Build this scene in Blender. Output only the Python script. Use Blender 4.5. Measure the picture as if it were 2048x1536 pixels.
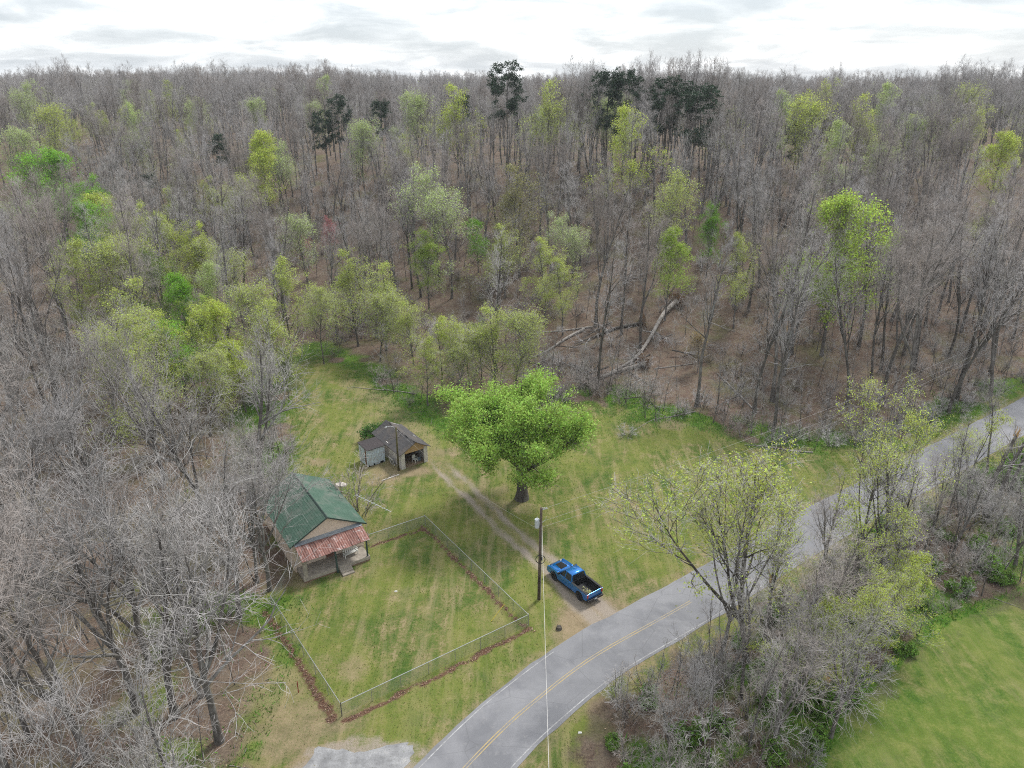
import bpy, bmesh, math, random
import numpy as np
from mathutils import Vector, Matrix

for _o in list(bpy.data.objects):
    bpy.data.objects.remove(_o, do_unlink=True)
SC = bpy.context.scene
COL = SC.collection
R = math.radians

# ------------------------------------------------------------------ camera
CAM_H = 45.0
PITCH = R(22.8)
FPX = 1469.0
cam_d = bpy.data.cameras.new('camera')
cam_d.sensor_fit = 'HORIZONTAL'
cam_d.angle = 2 * math.atan(1024 / FPX)
cam_d.clip_start = 0.5
cam_d.clip_end = 20000
cam = bpy.data.objects.new('camera', cam_d)
COL.objects.link(cam)
cam.location = (0, 0, CAM_H)
cam.rotation_euler = (R(90) - PITCH, 0, 0)
SC.camera = cam

# ------------------------------------------------------------------ sky
SUN_EL, SUN_AZ = R(52), R(38)        # azimuth clockwise from +Y
world = bpy.data.worlds.new('World')
SC.world = world
world.use_nodes = True
nt = world.node_tree
nt.nodes.clear()


def wn(t, **kw):
    n = nt.nodes.new(t)
    for k, v in kw.items():
        setattr(n, k, v)
    return n


def wl(a, b):
    nt.links.new(a, b)


out = wn('ShaderNodeOutputWorld')
sky = wn('ShaderNodeTexSky', sky_type='NISHITA')
sky.sun_disc = False
sky.sun_elevation = SUN_EL
sky.sun_rotation = SUN_AZ
bg_sky = wn('ShaderNodeBackground')
bg_sky.inputs['Strength'].default_value = 0.10
wl(sky.outputs[0], bg_sky.inputs['Color'])
tc = wn('ShaderNodeTexCoord')
sep = wn('ShaderNodeSeparateXYZ')
wl(tc.outputs['Generated'], sep.inputs[0])
den = wn('ShaderNodeMath', operation='ADD')
den.inputs[1].default_value = 0.16
absz = wn('ShaderNodeMath', operation='ABSOLUTE')
wl(sep.outputs[2], absz.inputs[0])
wl(absz.outputs[0], den.inputs[0])
dx = wn('ShaderNodeMath', operation='DIVIDE')
dy = wn('ShaderNodeMath', operation='DIVIDE')
wl(sep.outputs[0], dx.inputs[0]); wl(den.outputs[0], dx.inputs[1])
wl(sep.outputs[1], dy.inputs[0]); wl(den.outputs[0], dy.inputs[1])
cmb = wn('ShaderNodeCombineXYZ')
wl(dx.outputs[0], cmb.inputs[0]); wl(dy.outputs[0], cmb.inputs[1])
cn = wn('ShaderNodeTexNoise')
cn.inputs['Scale'].default_value = 1.5
cn.inputs['Detail'].default_value = 7
cn.inputs['Roughness'].default_value = 0.58
cn.inputs['Distortion'].default_value = 0.35
wl(cmb.outputs[0], cn.inputs['Vector'])
cr = wn('ShaderNodeValToRGB')
cr.color_ramp.elements[0].position = 0.36
cr.color_ramp.elements[0].color = (0.42, 0.455, 0.49, 1)
cr.color_ramp.elements[1].position = 0.66
cr.color_ramp.elements[1].color = (1.0, 1.01, 1.03, 1)
e = cr.color_ramp.elements.new(0.46)
e.color = (0.53, 0.56, 0.59, 1)
e = cr.color_ramp.elements.new(0.53)
e.color = (0.66, 0.69, 0.715, 1)
wl(cn.outputs['Fac'], cr.inputs[0])
bg_cl = wn('ShaderNodeBackground')
bg_cl.inputs['Strength'].default_value = 0.70
wl(cr.outputs[0], bg_cl.inputs['Color'])
mixw = wn('ShaderNodeMixShader')
mixw.inputs[0].default_value = 0.90
wl(bg_sky.outputs[0], mixw.inputs[1]); wl(bg_cl.outputs[0], mixw.inputs[2])
wl(mixw.outputs[0], out.inputs['Surface'])

# ------------------------------------------------------------------ sun (thin overcast)
sd = bpy.data.lights.new('sun', 'SUN')
sd.energy = 1.5
sd.angle = R(12)
sd.color = (1.0, 0.975, 0.94)
sun = bpy.data.objects.new('sun', sd)
COL.objects.link(sun)
_sv = Vector((math.sin(SUN_AZ) * math.cos(SUN_EL), math.cos(SUN_AZ) * math.cos(SUN_EL), math.sin(SUN_EL)))
sun.rotation_euler = _sv.to_track_quat('Z', 'Y').to_euler()
sun.location = (0, 0, 200)

SC.view_settings.view_transform = 'Standard'
SC.view_settings.look = 'None'
SC.view_settings.gamma = 1.0
SC.view_settings.use_curve_mapping = False
SC.view_settings.exposure = 1.22
HAZE = 0.00016
SC.render.engine = 'CYCLES'
SC.cycles.max_bounces = 5
SC.cycles.diffuse_bounces = 2
SC.cycles.glossy_bounces = 2
SC.cycles.transmission_bounces = 3
SC.cycles.transparent_max_bounces = 6
SC.cycles.volume_bounces = 0
SC.cycles.sample_clamp_indirect = 2.5
SC.cycles.sample_clamp_direct = 6.0
SC.cycles.pixel_filter_type = 'BLACKMAN_HARRIS'
SC.cycles.filter_width = 1.05
SC.cycles.use_denoising = False
SC.cycles.use_adaptive_sampling = False
SC.cycles.caustics_reflective = False
SC.cycles.caustics_refractive = False

# ------------------------------------------------------------------ surveying helpers
_s, _c = math.sin(PITCH), math.cos(PITCH)


def vnoise(x, y, seed=0):
    """smooth value noise on a unit lattice, 0..1"""
    x = np.asarray(x, float); y = np.asarray(y, float)
    xi = np.floor(x).astype(np.int64); yi = np.floor(y).astype(np.int64)
    xf = x - xi; yf = y - yi
    u = xf * xf * (3 - 2 * xf); v = yf * yf * (3 - 2 * yf)

    def h(a, b):
        n = (a * 374761393 + b * 668265263 + seed * 144665) & 0x7fffffff
        n = ((n ^ (n >> 13)) * 1274126177) & 0x7fffffff
        return ((n ^ (n >> 16)) & 0xffff) / 65535.0
    return (h(xi, yi) * (1 - u) + h(xi + 1, yi) * u) * (1 - v) + (h(xi, yi + 1) * (1 - u) + h(xi + 1, yi + 1) * u) * v


def sstep(a, b, x):
    t = np.clip((x - a) / (b - a), 0, 1)
    return t * t * (3 - 2 * t)


_fx = [-600, -120, -60, -42, -10, 17, 46, 81, 140, 400, 1200]
_fy = [190, 172, 158, 146, 119, 104, 99, 114, 157, 340, 900]


def foot(x):
    return np.interp(x, _fx, _fy)


def terrain(x, y):
    x = np.asarray(x, float); y = np.asarray(y, float)
    d = y - foot(x)
    z = 20.0 * sstep(0, 118, d)
    far = sstep(90, 400, d)
    z = z + far * (-4.5 + 13 * (vnoise(x / 150 + 3, y / 190, 5) - 0.5) + 6 * sstep(0, 260, -x) - 3.0 * sstep(0, 260, x))
    z = z + sstep(0, 25, d) * 1.8 * (vnoise(x / 22, y / 22, 9) - 0.5)
    z = z - sstep(850, 1500, y) * 20.0
    return z


def tz(x, y):
    return float(terrain(x, y))


def flat(px, py, z=0.0):
    """plan position of a surveyed image point on the level z"""
    u = (px - 1024) / FPX; v = (768 - py) / FPX
    dz = -_s + v * _c; dy_ = _c + v * _s
    t = (z - CAM_H) / dz
    return (u * t, dy_ * t)


def site(px, py, above=0.0):
    """plan position where the sight line is `above` metres over the terrain"""
    u = (px - 1024) / FPX; v = (768 - py) / FPX
    dz = -_s + v * _c; dy_ = _c + v * _s
    t = np.arange(25, 900, 0.5)
    g = CAM_H + t * dz - terrain(u * t, dy_ * t) - above
    k = np.argmax(g < 0) if (g < 0).any() else len(t) - 1
    return (u * t[k], dy_ * t[k])


def to_px(X, Y, Z):
    d = np.asarray(Z) - CAM_H
    dep = Y * _c - d * _s
    return 1024 + FPX * X / dep, 768 - FPX * (Y * _s + d * _c) / dep


def poly_sd(x, y, poly):
    """signed distance to a polygon, positive inside"""
    x = np.asarray(x, float); y = np.asarray(y, float)
    best = np.full(x.shape, 1e9); ins = np.zeros(x.shape, bool)
    n = len(poly)
    for i in range(n):
        ax, ay = poly[i]; bx, by = poly[(i + 1) % n]
        ex, ey = bx - ax, by - ay
        t = np.clip(((x - ax) * ex + (y - ay) * ey) / (ex * ex + ey * ey + 1e-9), 0, 1)
        best = np.minimum(best, np.hypot(x - ax - t * ex, y - ay - t * ey))
        cond = ((ay > y) != (by > y)) & (x < (bx - ax) * (y - ay) / ((by - ay) if by != ay else 1e-9) + ax)
        ins ^= cond
    return np.where(ins, best, -best)


def line_d(x, y, pts):
    x = np.asarray(x, float); y = np.asarray(y, float)
    best = np.full(x.shape, 1e9); side = np.zeros(x.shape)
    for (ax, ay), (bx, by) in zip(pts[:-1], pts[1:]):
        ex, ey = bx - ax, by - ay
        L = math.hypot(ex, ey)
        t = np.clip(((x - ax) * ex + (y - ay) * ey) / (L * L), 0, 1)
        d = np.hypot(x - ax - t * ex, y - ay - t * ey)
        s = ((x - ax) * ey - (y - ay) * ex) / L
        m = d < best
        best = np.where(m, d, best); side = np.where(m, s, side)
    return best, side


# ------------------------------------------------------------------ object helpers
def tag(o, label=None, cat=None, group=None, kind=None):
    if label: o['label'] = label
    if cat: o['category'] = cat
    if group: o['group'] = group
    if kind: o['kind'] = kind
    return o


def empty(name, loc=(0, 0, 0), rz=0.0):
    o = bpy.data.objects.new(name, None)
    o.empty_display_size = 0.2
    COL.objects.link(o)
    o.location = loc
    o.rotation_euler = (0, 0, rz)
    return o


def link(name, me, mat=None, parent=None, color=None):
    o = bpy.data.objects.new(name, me)
    COL.objects.link(o)
    if mat is not None and not me.materials:
        me.materials.append(mat)
    if parent is not None:
        o.parent = parent
    if color is not None:
        o.color = color
    return o


def np_mesh(name, V, quads=None, tris=None, qm=None, tm=None, smooth=False):
    """mesh from numpy arrays; qm / tm are material slot numbers"""
    me = bpy.data.meshes.new(name)
    V = np.asarray(V, np.float32).reshape(-1, 3)
    nq = 0 if quads is None else len(quads)
    ntr = 0 if tris is None else len(tris)
    me.vertices.add(len(V)); me.vertices.foreach_set('co', V.ravel())
    li = []
    if nq: li.append(np.asarray(quads, np.int32).ravel())
    if ntr: li.append(np.asarray(tris, np.int32).ravel())
    li = np.concatenate(li)
    me.loops.add(len(li)); me.loops.foreach_set('vertex_index', li)
    me.polygons.add(nq + ntr)
    starts = np.concatenate([np.arange(nq) * 4, nq * 4 + np.arange(ntr) * 3]).astype(np.int32)
    me.polygons.foreach_set('loop_start', starts)
    mi = np.zeros(nq + ntr, np.int32)
    if qm is not None and nq: mi[:nq] = qm
    if tm is not None and ntr: mi[nq:] = tm
    me.polygons.foreach_set('material_index', mi)
    if smooth:
        me.polygons.foreach_set('use_smooth', np.ones(nq + ntr, bool))
    me.update(calc_edges=True)
    return me


class MB:
    """collects simple solids, builds ONE mesh"""
    def __init__(s):
        s.v = []; s.f = []

    def add(s, vs, fs):
        o = len(s.v)
        s.v += [tuple(map(float, p)) for p in vs]
        s.f += [tuple(i + o for i in f) for f in fs]
        return s

    def box(s, x0, x1, y0, y1, z0, z1):
        return s.hexa([(x0, y0, z0), (x1, y0, z0), (x1, y1, z0), (x0, y1, z0),
                       (x0, y0, z1), (x1, y0, z1), (x1, y1, z1), (x0, y1, z1)])

    def hexa(s, p):
        return s.add(p, [(0, 3, 2, 1), (4, 5, 6, 7), (0, 1, 5, 4), (1, 2, 6, 5), (2, 3, 7, 6), (3, 0, 4, 7)])

    def tube(s, pts, rad, k=8, cap=True):
        pts = [Vector(p) for p in pts]
        if not hasattr(rad, '__len__'): rad = [rad] * len(pts)
        rings = []
        base = len(s.v)
        for i, p in enumerate(pts):
            t = (pts[min(i + 1, len(pts) - 1)] - pts[max(i - 1, 0)]).normalized()
            ref = Vector((0, 0, 1)) if abs(t.z) < 0.9 else Vector((1, 0, 0))
            a = t.cross(ref).normalized(); b = t.cross(a)
            for j in range(k):
                q = 2 * math.pi * j / k
                s.v.append(tuple(p + rad[i] * (math.cos(q) * a + math.sin(q) * b)))
        for i in range(len(pts) - 1):
            for j in range(k):
                s.f.append((base + i * k + j, base + i * k + (j + 1) % k, base + (i + 1) * k + (j + 1) % k, base + (i + 1) * k + j))
        if cap:
            s.f.append(tuple(base + j for j in range(k))[::-1])
            s.f.append(tuple(base + (len(pts) - 1) * k + j for j in range(k)))
        return s

    def prism(s, prof, axis, a0, a1):
        """extrude a 2-D profile; axis 'y': profile is (x,z), axis 'x': profile is (y,z)"""
        n = len(prof)
        mk = (lambda p, a: (p[0], a, p[1])) if axis == 'y' else (lambda p, a: (a, p[0], p[1]))
        vs = [mk(p, a0) for p in prof] + [mk(p, a1) for p in prof]
        fs = [tuple(range(n)), tuple(range(2 * n - 1, n - 1, -1))]
        for i in range(n):
            j = (i + 1) % n
            fs.append((j, i, i + n, j + n))
        return s.add(vs, fs)

    def build(s, name, mat, parent=None, smooth=False, color=None, bevel=0):
        me = bpy.data.meshes.new(name)
        me.from_pydata(s.v, [], s.f)
        bm = bmesh.new(); bm.from_mesh(me)
        bmesh.ops.recalc_face_normals(bm, faces=bm.faces)
        if bevel:
            bmesh.ops.bevel(bm, geom=[e_ for e_ in bm.edges if e_.is_manifold and e_.calc_face_angle(0) > 0.4],
                            offset=bevel, segments=2, affect='EDGES', profile=0.6)
        bm.to_mesh(me); bm.free()
        if smooth:
            for p in me.polygons: p.use_smooth = True
        return link(name, me, mat, parent, color)


# ------------------------------------------------------------------ materials
class NT:
    def __init__(s, name):
        s.m = bpy.data.materials.new(name); s.m.use_nodes = True
        s.t = s.m.node_tree; s.t.nodes.clear()
        s.o = s.n('ShaderNodeOutputMaterial')

    def n(s, t, ins=None, **kw):
        q = s.t.nodes.new(t)
        for k, v in kw.items(): setattr(q, k, v)
        for k, v in (ins or {}).items():
            if hasattr(v, 'bl_idname') and hasattr(v, 'is_output'): s.t.links.new(v, q.inputs[k])
            else: q.inputs[k].default_value = v
        return q

    def l(s, a, b): s.t.links.new(a, b)

    def noise(s, scale, detail=4, rough=0.55, vec=None, dist=0.0):
        q = s.n('ShaderNodeTexNoise', {'Scale': scale, 'Detail': detail, 'Roughness': rough, 'Distortion': dist})
        if vec is not None: s.l(vec, q.inputs['Vector'])
        return q.outputs['Fac']

    def ramp(s, fac, stops):
        q = s.n('ShaderNodeValToRGB')
        el = q.color_ramp.elements
        while len(el) < len(stops): el.new(0.5)
        for e_, (p, c) in zip(el, stops):
            e_.position = p; e_.color = (*c, 1) if len(c) == 3 else c
        s.l(fac, q.inputs[0])
        return q.outputs[0]

    def mix(s, fac, a, b, mode='MIX'):
        q = s.n('ShaderNodeMix', data_type='RGBA', blend_type=mode)
        for k, v in (('Factor', fac), ('A', a), ('B', b)):
            i = [x for x in q.inputs if x.name == k and (x.type == ('VALUE' if k == 'Factor' else 'RGBA'))][0]
            if hasattr(v, 'is_output'): s.l(v, i)
            else: i.default_value = v if k == 'Factor' else ((*v, 1) if len(v) == 3 else v)
        return [x for x in q.outputs if x.type == 'RGBA'][0]

    def math(s, op, a, b=0.0, c=None, clamp=False):
        q = s.n('ShaderNodeMath', operation=op, use_clamp=clamp)
        for i, v in enumerate((a, b) if c is None else (a, b, c)):
            if hasattr(v, 'is_output'): s.l(v, q.inputs[i])
            else: q.inputs[i].default_value = v
        return q.outputs[0]

    def obj(s): return s.n('ShaderNodeTexCoord').outputs['Object']

    def pos(s): return s.n('ShaderNodeNewGeometry').outputs['Position']

    def bsdf(s, col, rough=0.8, metal=0.0, spec=0.3, bump=None, bstr=0.3, bdist=0.05, coat=0.0):
        b = s.n('ShaderNodeBsdfPrincipled')
        for k, v in (('Base Color', col), ('Roughness', rough), ('Metallic', metal), ('Specular IOR Level', spec), ('Coat Weight', coat)):
            if hasattr(v, 'is_output'): s.l(v, b.inputs[k])
            else: b.inputs[k].default_value = (*v, 1) if k == 'Base Color' and len(v) == 3 else v
        if bump is not None:
            q = s.n('ShaderNodeBump', {'Strength': bstr, 'Distance': bdist, 'Height': bump})
            s.l(q.outputs[0], b.inputs['Normal'])
        s.l(b.outputs[0], s.o.inputs['Surface'])
        return s.m


def plain(name, col, rough=0.7, metal=0.0, spec=0.3, var=0.25, scale=6.0, coat=0.0):
    """a colour with mottling and fine relief"""
    t = NT(name)
    f = t.noise(scale, 5, 0.6, t.obj())
    d = tuple(c * (1 - var) for c in col); l_ = tuple(min(1, c * (1 + var)) for c in col)
    return t.bsdf(t.ramp(f, [(0.3, d), (0.7, l_)]), rough, metal, spec, f, 0.25, 0.02, coat)

# ================================================================== the setting: ground, road, drive
def catmull(pts, step=1.0):
    P = np.array(pts, float)
    P = np.vstack([2 * P[0] - P[1], P, 2 * P[-1] - P[-2]])
    outp = []
    for i in range(1, len(P) - 2):
        n = max(2, int(np.linalg.norm(P[i + 1] - P[i]) / step))
        for t in np.linspace(0, 1, n, endpoint=False):
            outp.append(0.5 * ((2 * P[i]) + (-P[i - 1] + P[i + 1]) * t + (2 * P[i - 1] - 5 * P[i] + 4 * P[i + 1] - P[i + 2]) * t * t
                               + (-P[i - 1] + 3 * P[i] - 3 * P[i + 1] + P[i + 2]) * t ** 3))
    outp.append(P[-2])
    return np.array(outp)


ROAD = catmull([(-14, 14), (-9.6, 26.5), (-6.2, 33), (-3.31, 37.23), (-0.3, 41.0), (2.81, 44.25), (5.27, 46.6), (8.2, 49.0), (15.8, 54.4),
                (24.2, 60.7), (32.8, 67.1), (52.1, 80.5), (70.2, 93.2), (92, 108.5), (140, 142), (300, 250), (900, 600)], 1.0)
ROAD_HALF = 2.9
ROAD_C = [tuple(p) for p in ROAD[::3] if p[1] < 190]
CLEAR = [flat(*p) for p in [(500, 1560), (560, 1330), (520, 1215), (565, 1150), (548, 1000), (600, 910), (560, 850), (570, 740), (640, 712),
                            (730, 760), (800, 830), (880, 875), (930, 860), (1000, 830), (1100, 815), (1200, 800), (1260, 845), (1420, 855), (1500, 885),
                            (1640, 908), (1800, 900), (1900, 855), (2060, 782), (2060, 862), (1844, 995), (1584, 1155), (1457, 1245),
                            (1343, 1300), (1240, 1385), (1190, 1450), (1215, 1560)]] + [(8, 20), (2, 5), (-20, 5), (-16, 30)]
CLEAR2 = [flat(*p) for p in [(1620, 1620), (1690, 1430), (1800, 1330), (1900, 1245), (2110, 1170), (2200, 1620)]]
DRIVE = catmull([flat(*p) for p in [(1212, 1240), (1150, 1182), (1085, 1120), (1020, 1065), (955, 1000), (905, 955), (875, 922), (852, 880), (800, 828), (745, 790), (690, 762)]], 0.8)
FENCE_A, FENCE_B, FENCE_C, FENCE_D = (-12.95, 41.78), (1.45, 51.70), (-9.39, 67.46), (-14.85, 63.9)
FENCE_E = (-22.03, 54.22)
FENCE_F = (-21.6, 59.2)
YARD = [FENCE_A, FENCE_B, FENCE_C, FENCE_D, FENCE_F, FENCE_E]


def masks(x, y):
    """grass, bare earth, lush growth, gravel, fallen leaves: what the ground is made of"""
    n1 = vnoise(x / 2.3, y / 2.3, 1); n2 = vnoise(x / 0.7, y / 0.7, 2); n3 = vnoise(x / 6, y / 6, 3)
    wob = (n1 - 0.5) * 2.6 + (n2 - 0.5) * 1.2 + (n3 - .5) * 3
    s1 = poly_sd(x, y, CLEAR); s2 = poly_sd(x, y, CLEAR2)
    s = np.maximum(s1, s2)
    grass = sstep(-2.4, 1.2, s + wob * 1.5)
    grass = np.maximum(grass, (x < -10) * (y < 62) * sstep(-26, -2, s1) * sstep(.5, .72, n3 * .6 + n1 * .4) * .8)
    # a lush fringe where the wood meets the mown grass, and green under the roadside trees
    rd, _ = line_d(x, y, ROAD_C)
    fr = np.exp(-((s1 + 2.6 + wob * 1.1) / 3.8) ** 2) * sstep(66, 84, y) * sstep(0.25, 0.5, n3 * 0.6 + n1 * 0.5)
    strip = sstep(4, 8, rd) * sstep(20, 13, rd) * (s < 0) * sstep(0.25, 0.6, n3 * .6 + n1 * .5) * (x > 0) * sstep(75, 60, y)
    left = (x < -18) * (y < 75) * sstep(16, 4, -s1) * sstep(0.42, 0.75, n3 * .7 + n1 * .35)
    lush = np.clip(fr + strip * 0.9 + left * 0.7 + (s2 > -1) * (.36 + .34 * n3) , 0, 1)
    verge = sstep(5.2, 3.6, rd) * (y > 40)
    grass = np.maximum(grass, sstep(6.0, 4.0, rd + wob * 0.6) * (y > 55))
    # bare earth: worn patches, around the garage, under the maple, by the road
    earth = np.zeros_like(x)

    def blob(px, py, r, a=1.0):
        nonlocal earth
        cx, cy = flat(px, py)
        d = np.hypot(x - cx, y - cy) / r
        earth = np.maximum(earth, a * sstep(1.25, 0.5, d + (n2 - .5) * 0.5 + (n1 - .5) * 0.5))
    for b in [(1190, 1228, 3.0), (1155, 1245, 2.4, .9), (1225, 1215, 2.0, .9), (1125, 1268, 1.6, .8), (1100, 1190, .7, .6), (990, 900, 3.2, .75), (1085, 905, 2.4, .6), (1040, 1010, 2.2, .55), (770, 942, 3.2, .8),
              (835, 940, 2.2, .9), (632, 925, 1.8, .8), (1345, 850, 2.2, .7), (700, 1340, 1.8, .55), (800, 1190, 2.2, .45), (820, 1260, 3.0, .25),
              (600, 1460, 4.5, .75), (560, 1380, 3.6, .6), (620, 1520, 2.5, .8), (640, 1330, 1.5, .4), (600, 1155, 2.0, .7), (690, 1150, 1.2, .6),
              (1010, 1130, 1.2, .5), (980, 1250, 1.6, .35), (1240, 1190, 1.5, .5), (1300, 1170, 1.0, .4), (900, 1500, 1.5, .4), (1000, 980, 2.0, .6), (880, 905, 2.2, .7)]:
        blob(*b)
    edge = sstep(4.3, 3.0, rd + (n2 - .5) * 1.2) * 0.55
    earth = np.maximum(earth, edge)
    dd, ds = line_d(x, y, DRIVE[::2].tolist())
    tr = np.exp(-((np.abs(ds) - 0.86 + (n2 - .5) * 0.5 + (n1 - .5) * .3) / 0.50) ** 2) * (dd < 2.2) * (.55 + .6 * n1) * (.15 + .85 * sstep(84, 78, y))
    near_road = sstep(60.5, 54.0, y) * (dd < 3.2)
    apx, apy = flat(720, 1540)
    apd = np.hypot((x - apx) / 5.0, (y - apy) / 2.6)
    gravel = np.clip(sstep(1.25, .8, apd + (n2 - .5) * .5) * .8 + tr * 1.0 + near_road * sstep(2.6, 1.2, dd) * 0.55, 0, 1)
    mid = sstep(2.3, 1.2, dd + (n2 - .5) * 0.9) * 0.5
    earth = np.maximum(earth, mid)
    # dead leaves caught against the fence
    lv = np.zeros_like(x)
    for (a, b, side, wd) in [(FENCE_A, FENCE_B, 0.55, .55), (FENCE_C, FENCE_B, 0.4, .5), (FENCE_D, FENCE_C, 0.45, .45), (FENCE_E, FENCE_A, 0.7, .7)]:
        ax, ay = a; bx, by = b
        L = math.hypot(bx - ax, by - ay)
        t = ((x - ax) * (bx - ax) + (y - ay) * (by - ay)) / (L * L)
        s_ = ((x - ax) * (by - ay) - (y - ay) * (bx - ax)) / L
        lv = np.maximum(lv, ((t > -0.01) & (t < 1.01)) * (0.85 + .5 * n1) * np.exp(-((s_ - side + (n2 - .5) * .5) / (wd * .45)) ** 2))
    return grass, np.clip(earth, 0, 1), np.clip(lush, 0, 1), gravel, np.clip(lv, 0, 1)


def set_masks(me, x, y):
    g, e_, lu, gr, lv = masks(x, y)
    a = me.attributes.new('cover', 'FLOAT_COLOR', 'POINT')
    a.data.foreach_set('color', np.stack([g, e_, lu, np.ones_like(g)], 1).astype(np.float32).ravel())
    b = me.attributes.new('cover_b', 'FLOAT_COLOR', 'POINT')
    b.data.foreach_set('color', np.stack([gr, lv, np.zeros_like(g), np.ones_like(g)], 1).astype(np.float32).ravel())


def mat_ground():
    t = NT('ground_cover')
    p = t.pos()
    a = t.n('ShaderNodeSeparateColor', {'Color': t.n('ShaderNodeAttribute', attribute_name='cover').outputs['Color']})
    b = t.n('ShaderNodeSeparateColor', {'Color': t.n('ShaderNodeAttribute', attribute_name='cover_b').outputs['Color']})
    nb = t.noise(0.14, 4, 0.6, p, 0.4); nm = t.noise(0.75, 5, 0.65, p, 0.3); nf = t.noise(5.0, 4, 0.7, p); nff = t.noise(18.0, 3, 0.7, p)
    # mown lawn: green, straw and moss in drifting streaks along the mower's run
    mp = t.n('ShaderNodeMapping', {'Vector': p, 'Rotation': (0, 0, R(-29)), 'Scale': (1.0, 0.16, 1)})
    st = t.noise(1.0, 5, 0.6, mp.outputs[0], 0.7)
    mp2 = t.n('ShaderNodeMapping', {'Vector': p, 'Rotation': (0, 0, R(55)), 'Scale': (0.9, 0.10, 1)})
    st2 = t.noise(0.6, 5, 0.65, mp2.outputs[0], 1.2)
    mx = t.math('ADD', t.math('MULTIPLY', nm, 0.36), t.math('ADD', t.math('MULTIPLY', st, 0.36), t.math('MULTIPLY', nf, 0.28)))
    gcol = t.ramp(mx, [(0.41, (0.056, 0.112, 0.019)), (0.475, (0.105, 0.152, 0.034)), (0.53, (0.185, 0.184, 0.066)), (0.60, (0.330, 0.262, 0.150))])
    gcol = t.mix(t.math('MULTIPLY', t.math('SUBTRACT', st2, 0.50, clamp=True), 4.5, clamp=True), gcol, (0.32, 0.265, 0.145))
    gcol = t.mix(t.ramp(nb, [(0.42, (0, 0, 0)), (0.60, (0.55,) * 3)]), gcol, (0.225, 0.245, 0.055))
    gcol = t.mix(t.ramp(nff, [(0.35, (0.3,) * 3), (0.6, (0, 0, 0))]), gcol, (0.07, 0.085, 0.022))
    # forest floor of last year's leaves
    lm = t.math('ADD', t.math('MULTIPLY', nf, 0.5), t.math('MULTIPLY', nff, 0.5))
    lcol = t.ramp(lm, [(0.36, (0.048, 0.034, 0.027)), (0.48, (0.120, 0.084, 0.064)), (0.57, (0.195, 0.138, 0.105)), (0.66, (0.34, 0.255, 0.20))])
    lcol = t.mix(t.ramp(nm, [(0.42, (0, 0, 0)), (0.62, (0.6,) * 3)]), lcol, (0.20, 0.165, 0.12))
    lcol = t.mix(t.ramp(nb, [(0.52, (0, 0, 0)), (0.66, (0.55,) * 3)]), lcol, (0.125, 0.135, 0.05))
    lus = t.ramp(t.math('ADD', t.math('MULTIPLY', nf, .5), t.math('MULTIPLY', nm, .5)), [(0.38, (0.045, 0.105, 0.012)), (0.50, (0.085, 0.165, 0.022)), (0.62, (0.18, 0.225, 0.05))])
    ear = t.ramp(t.math('ADD', t.math('MULTIPLY', nm, .5), t.math('MULTIPLY', nff, .5)), [(0.35, (0.20, 0.145, 0.09)), (0.65, (0.40, 0.30, 0.205))])
    gra = t.ramp(nff, [(0.3, (0.22, 0.182, 0.142)), (0.55, (0.35, 0.295, 0.24)), (0.75, (0.48, 0.42, 0.36))])

    def soft(m, lo=0.2, hi=0.75):
        q = t.math('ADD', m, t.math('MULTIPLY', t.math('SUBTRACT', t.math('ADD', t.math('MULTIPLY', nf, .5), t.math('MULTIPLY', nff, .5)), 0.5), 1.5))
        k = t.n('ShaderNodeMapRange', {'Value': q, 'From Min': lo, 'From Max': hi})
        return k.outputs[0]
    col = t.mix(soft(a.outputs[0]), lcol, gcol)
    col = t.mix(soft(a.outputs[2], 0.3, 0.8), col, lus)
    col = t.mix(t.math('MULTIPLY', soft(a.outputs[1], 0.25, 0.95), 0.85), col, ear)
    col = t.mix(soft(b.outputs[0], 0.3, 0.9), col, gra)
    col = t.mix(soft(b.outputs[1], 0.35, 0.7), col, t.ramp(nff, [(0.3, (0.055, 0.032, 0.024)), (0.55, (0.16, 0.085, 0.055)), (0.75, (0.34, 0.22, 0.16))]))
    return t.bsdf(col, 0.95, 0, 0.1, lm, 0.9, 0.12)


M = {}
M['ground'] = mat_ground()


def axis(lo, hi, step, far_lo, far_hi, grow=1.13):
    mid = np.arange(lo, hi + 1e-6, step)
    a = []; s = step; v = hi
    while v < far_hi:
        s *= grow; v += s; a.append(v)
    b = []; s = step; v = lo
    while v > far_lo:
        s *= grow; v -= s; b.append(v)
    return np.concatenate([np.array(b[::-1]), mid, np.array(a)])


xs = axis(-48, 88, 0.42, -1500, 1500)
ys = axis(30, 112, 0.42, -60, 1500)
gx, gy = np.meshgrid(xs, ys)
gz = terrain(gx, gy)
nx, ny = len(xs), len(ys)
I = np.arange(nx * ny).reshape(ny, nx)
Q = np.stack([I[:-1, :-1], I[:-1, 1:], I[1:, 1:], I[1:, :-1]], -1).reshape(-1, 4)
me = np_mesh('ground', np.stack([gx, gy, gz], -1), Q, smooth=True)
set_masks(me, gx.ravel(), gy.ravel())
tag(link('ground', me, M['ground']), kind='structure')


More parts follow.
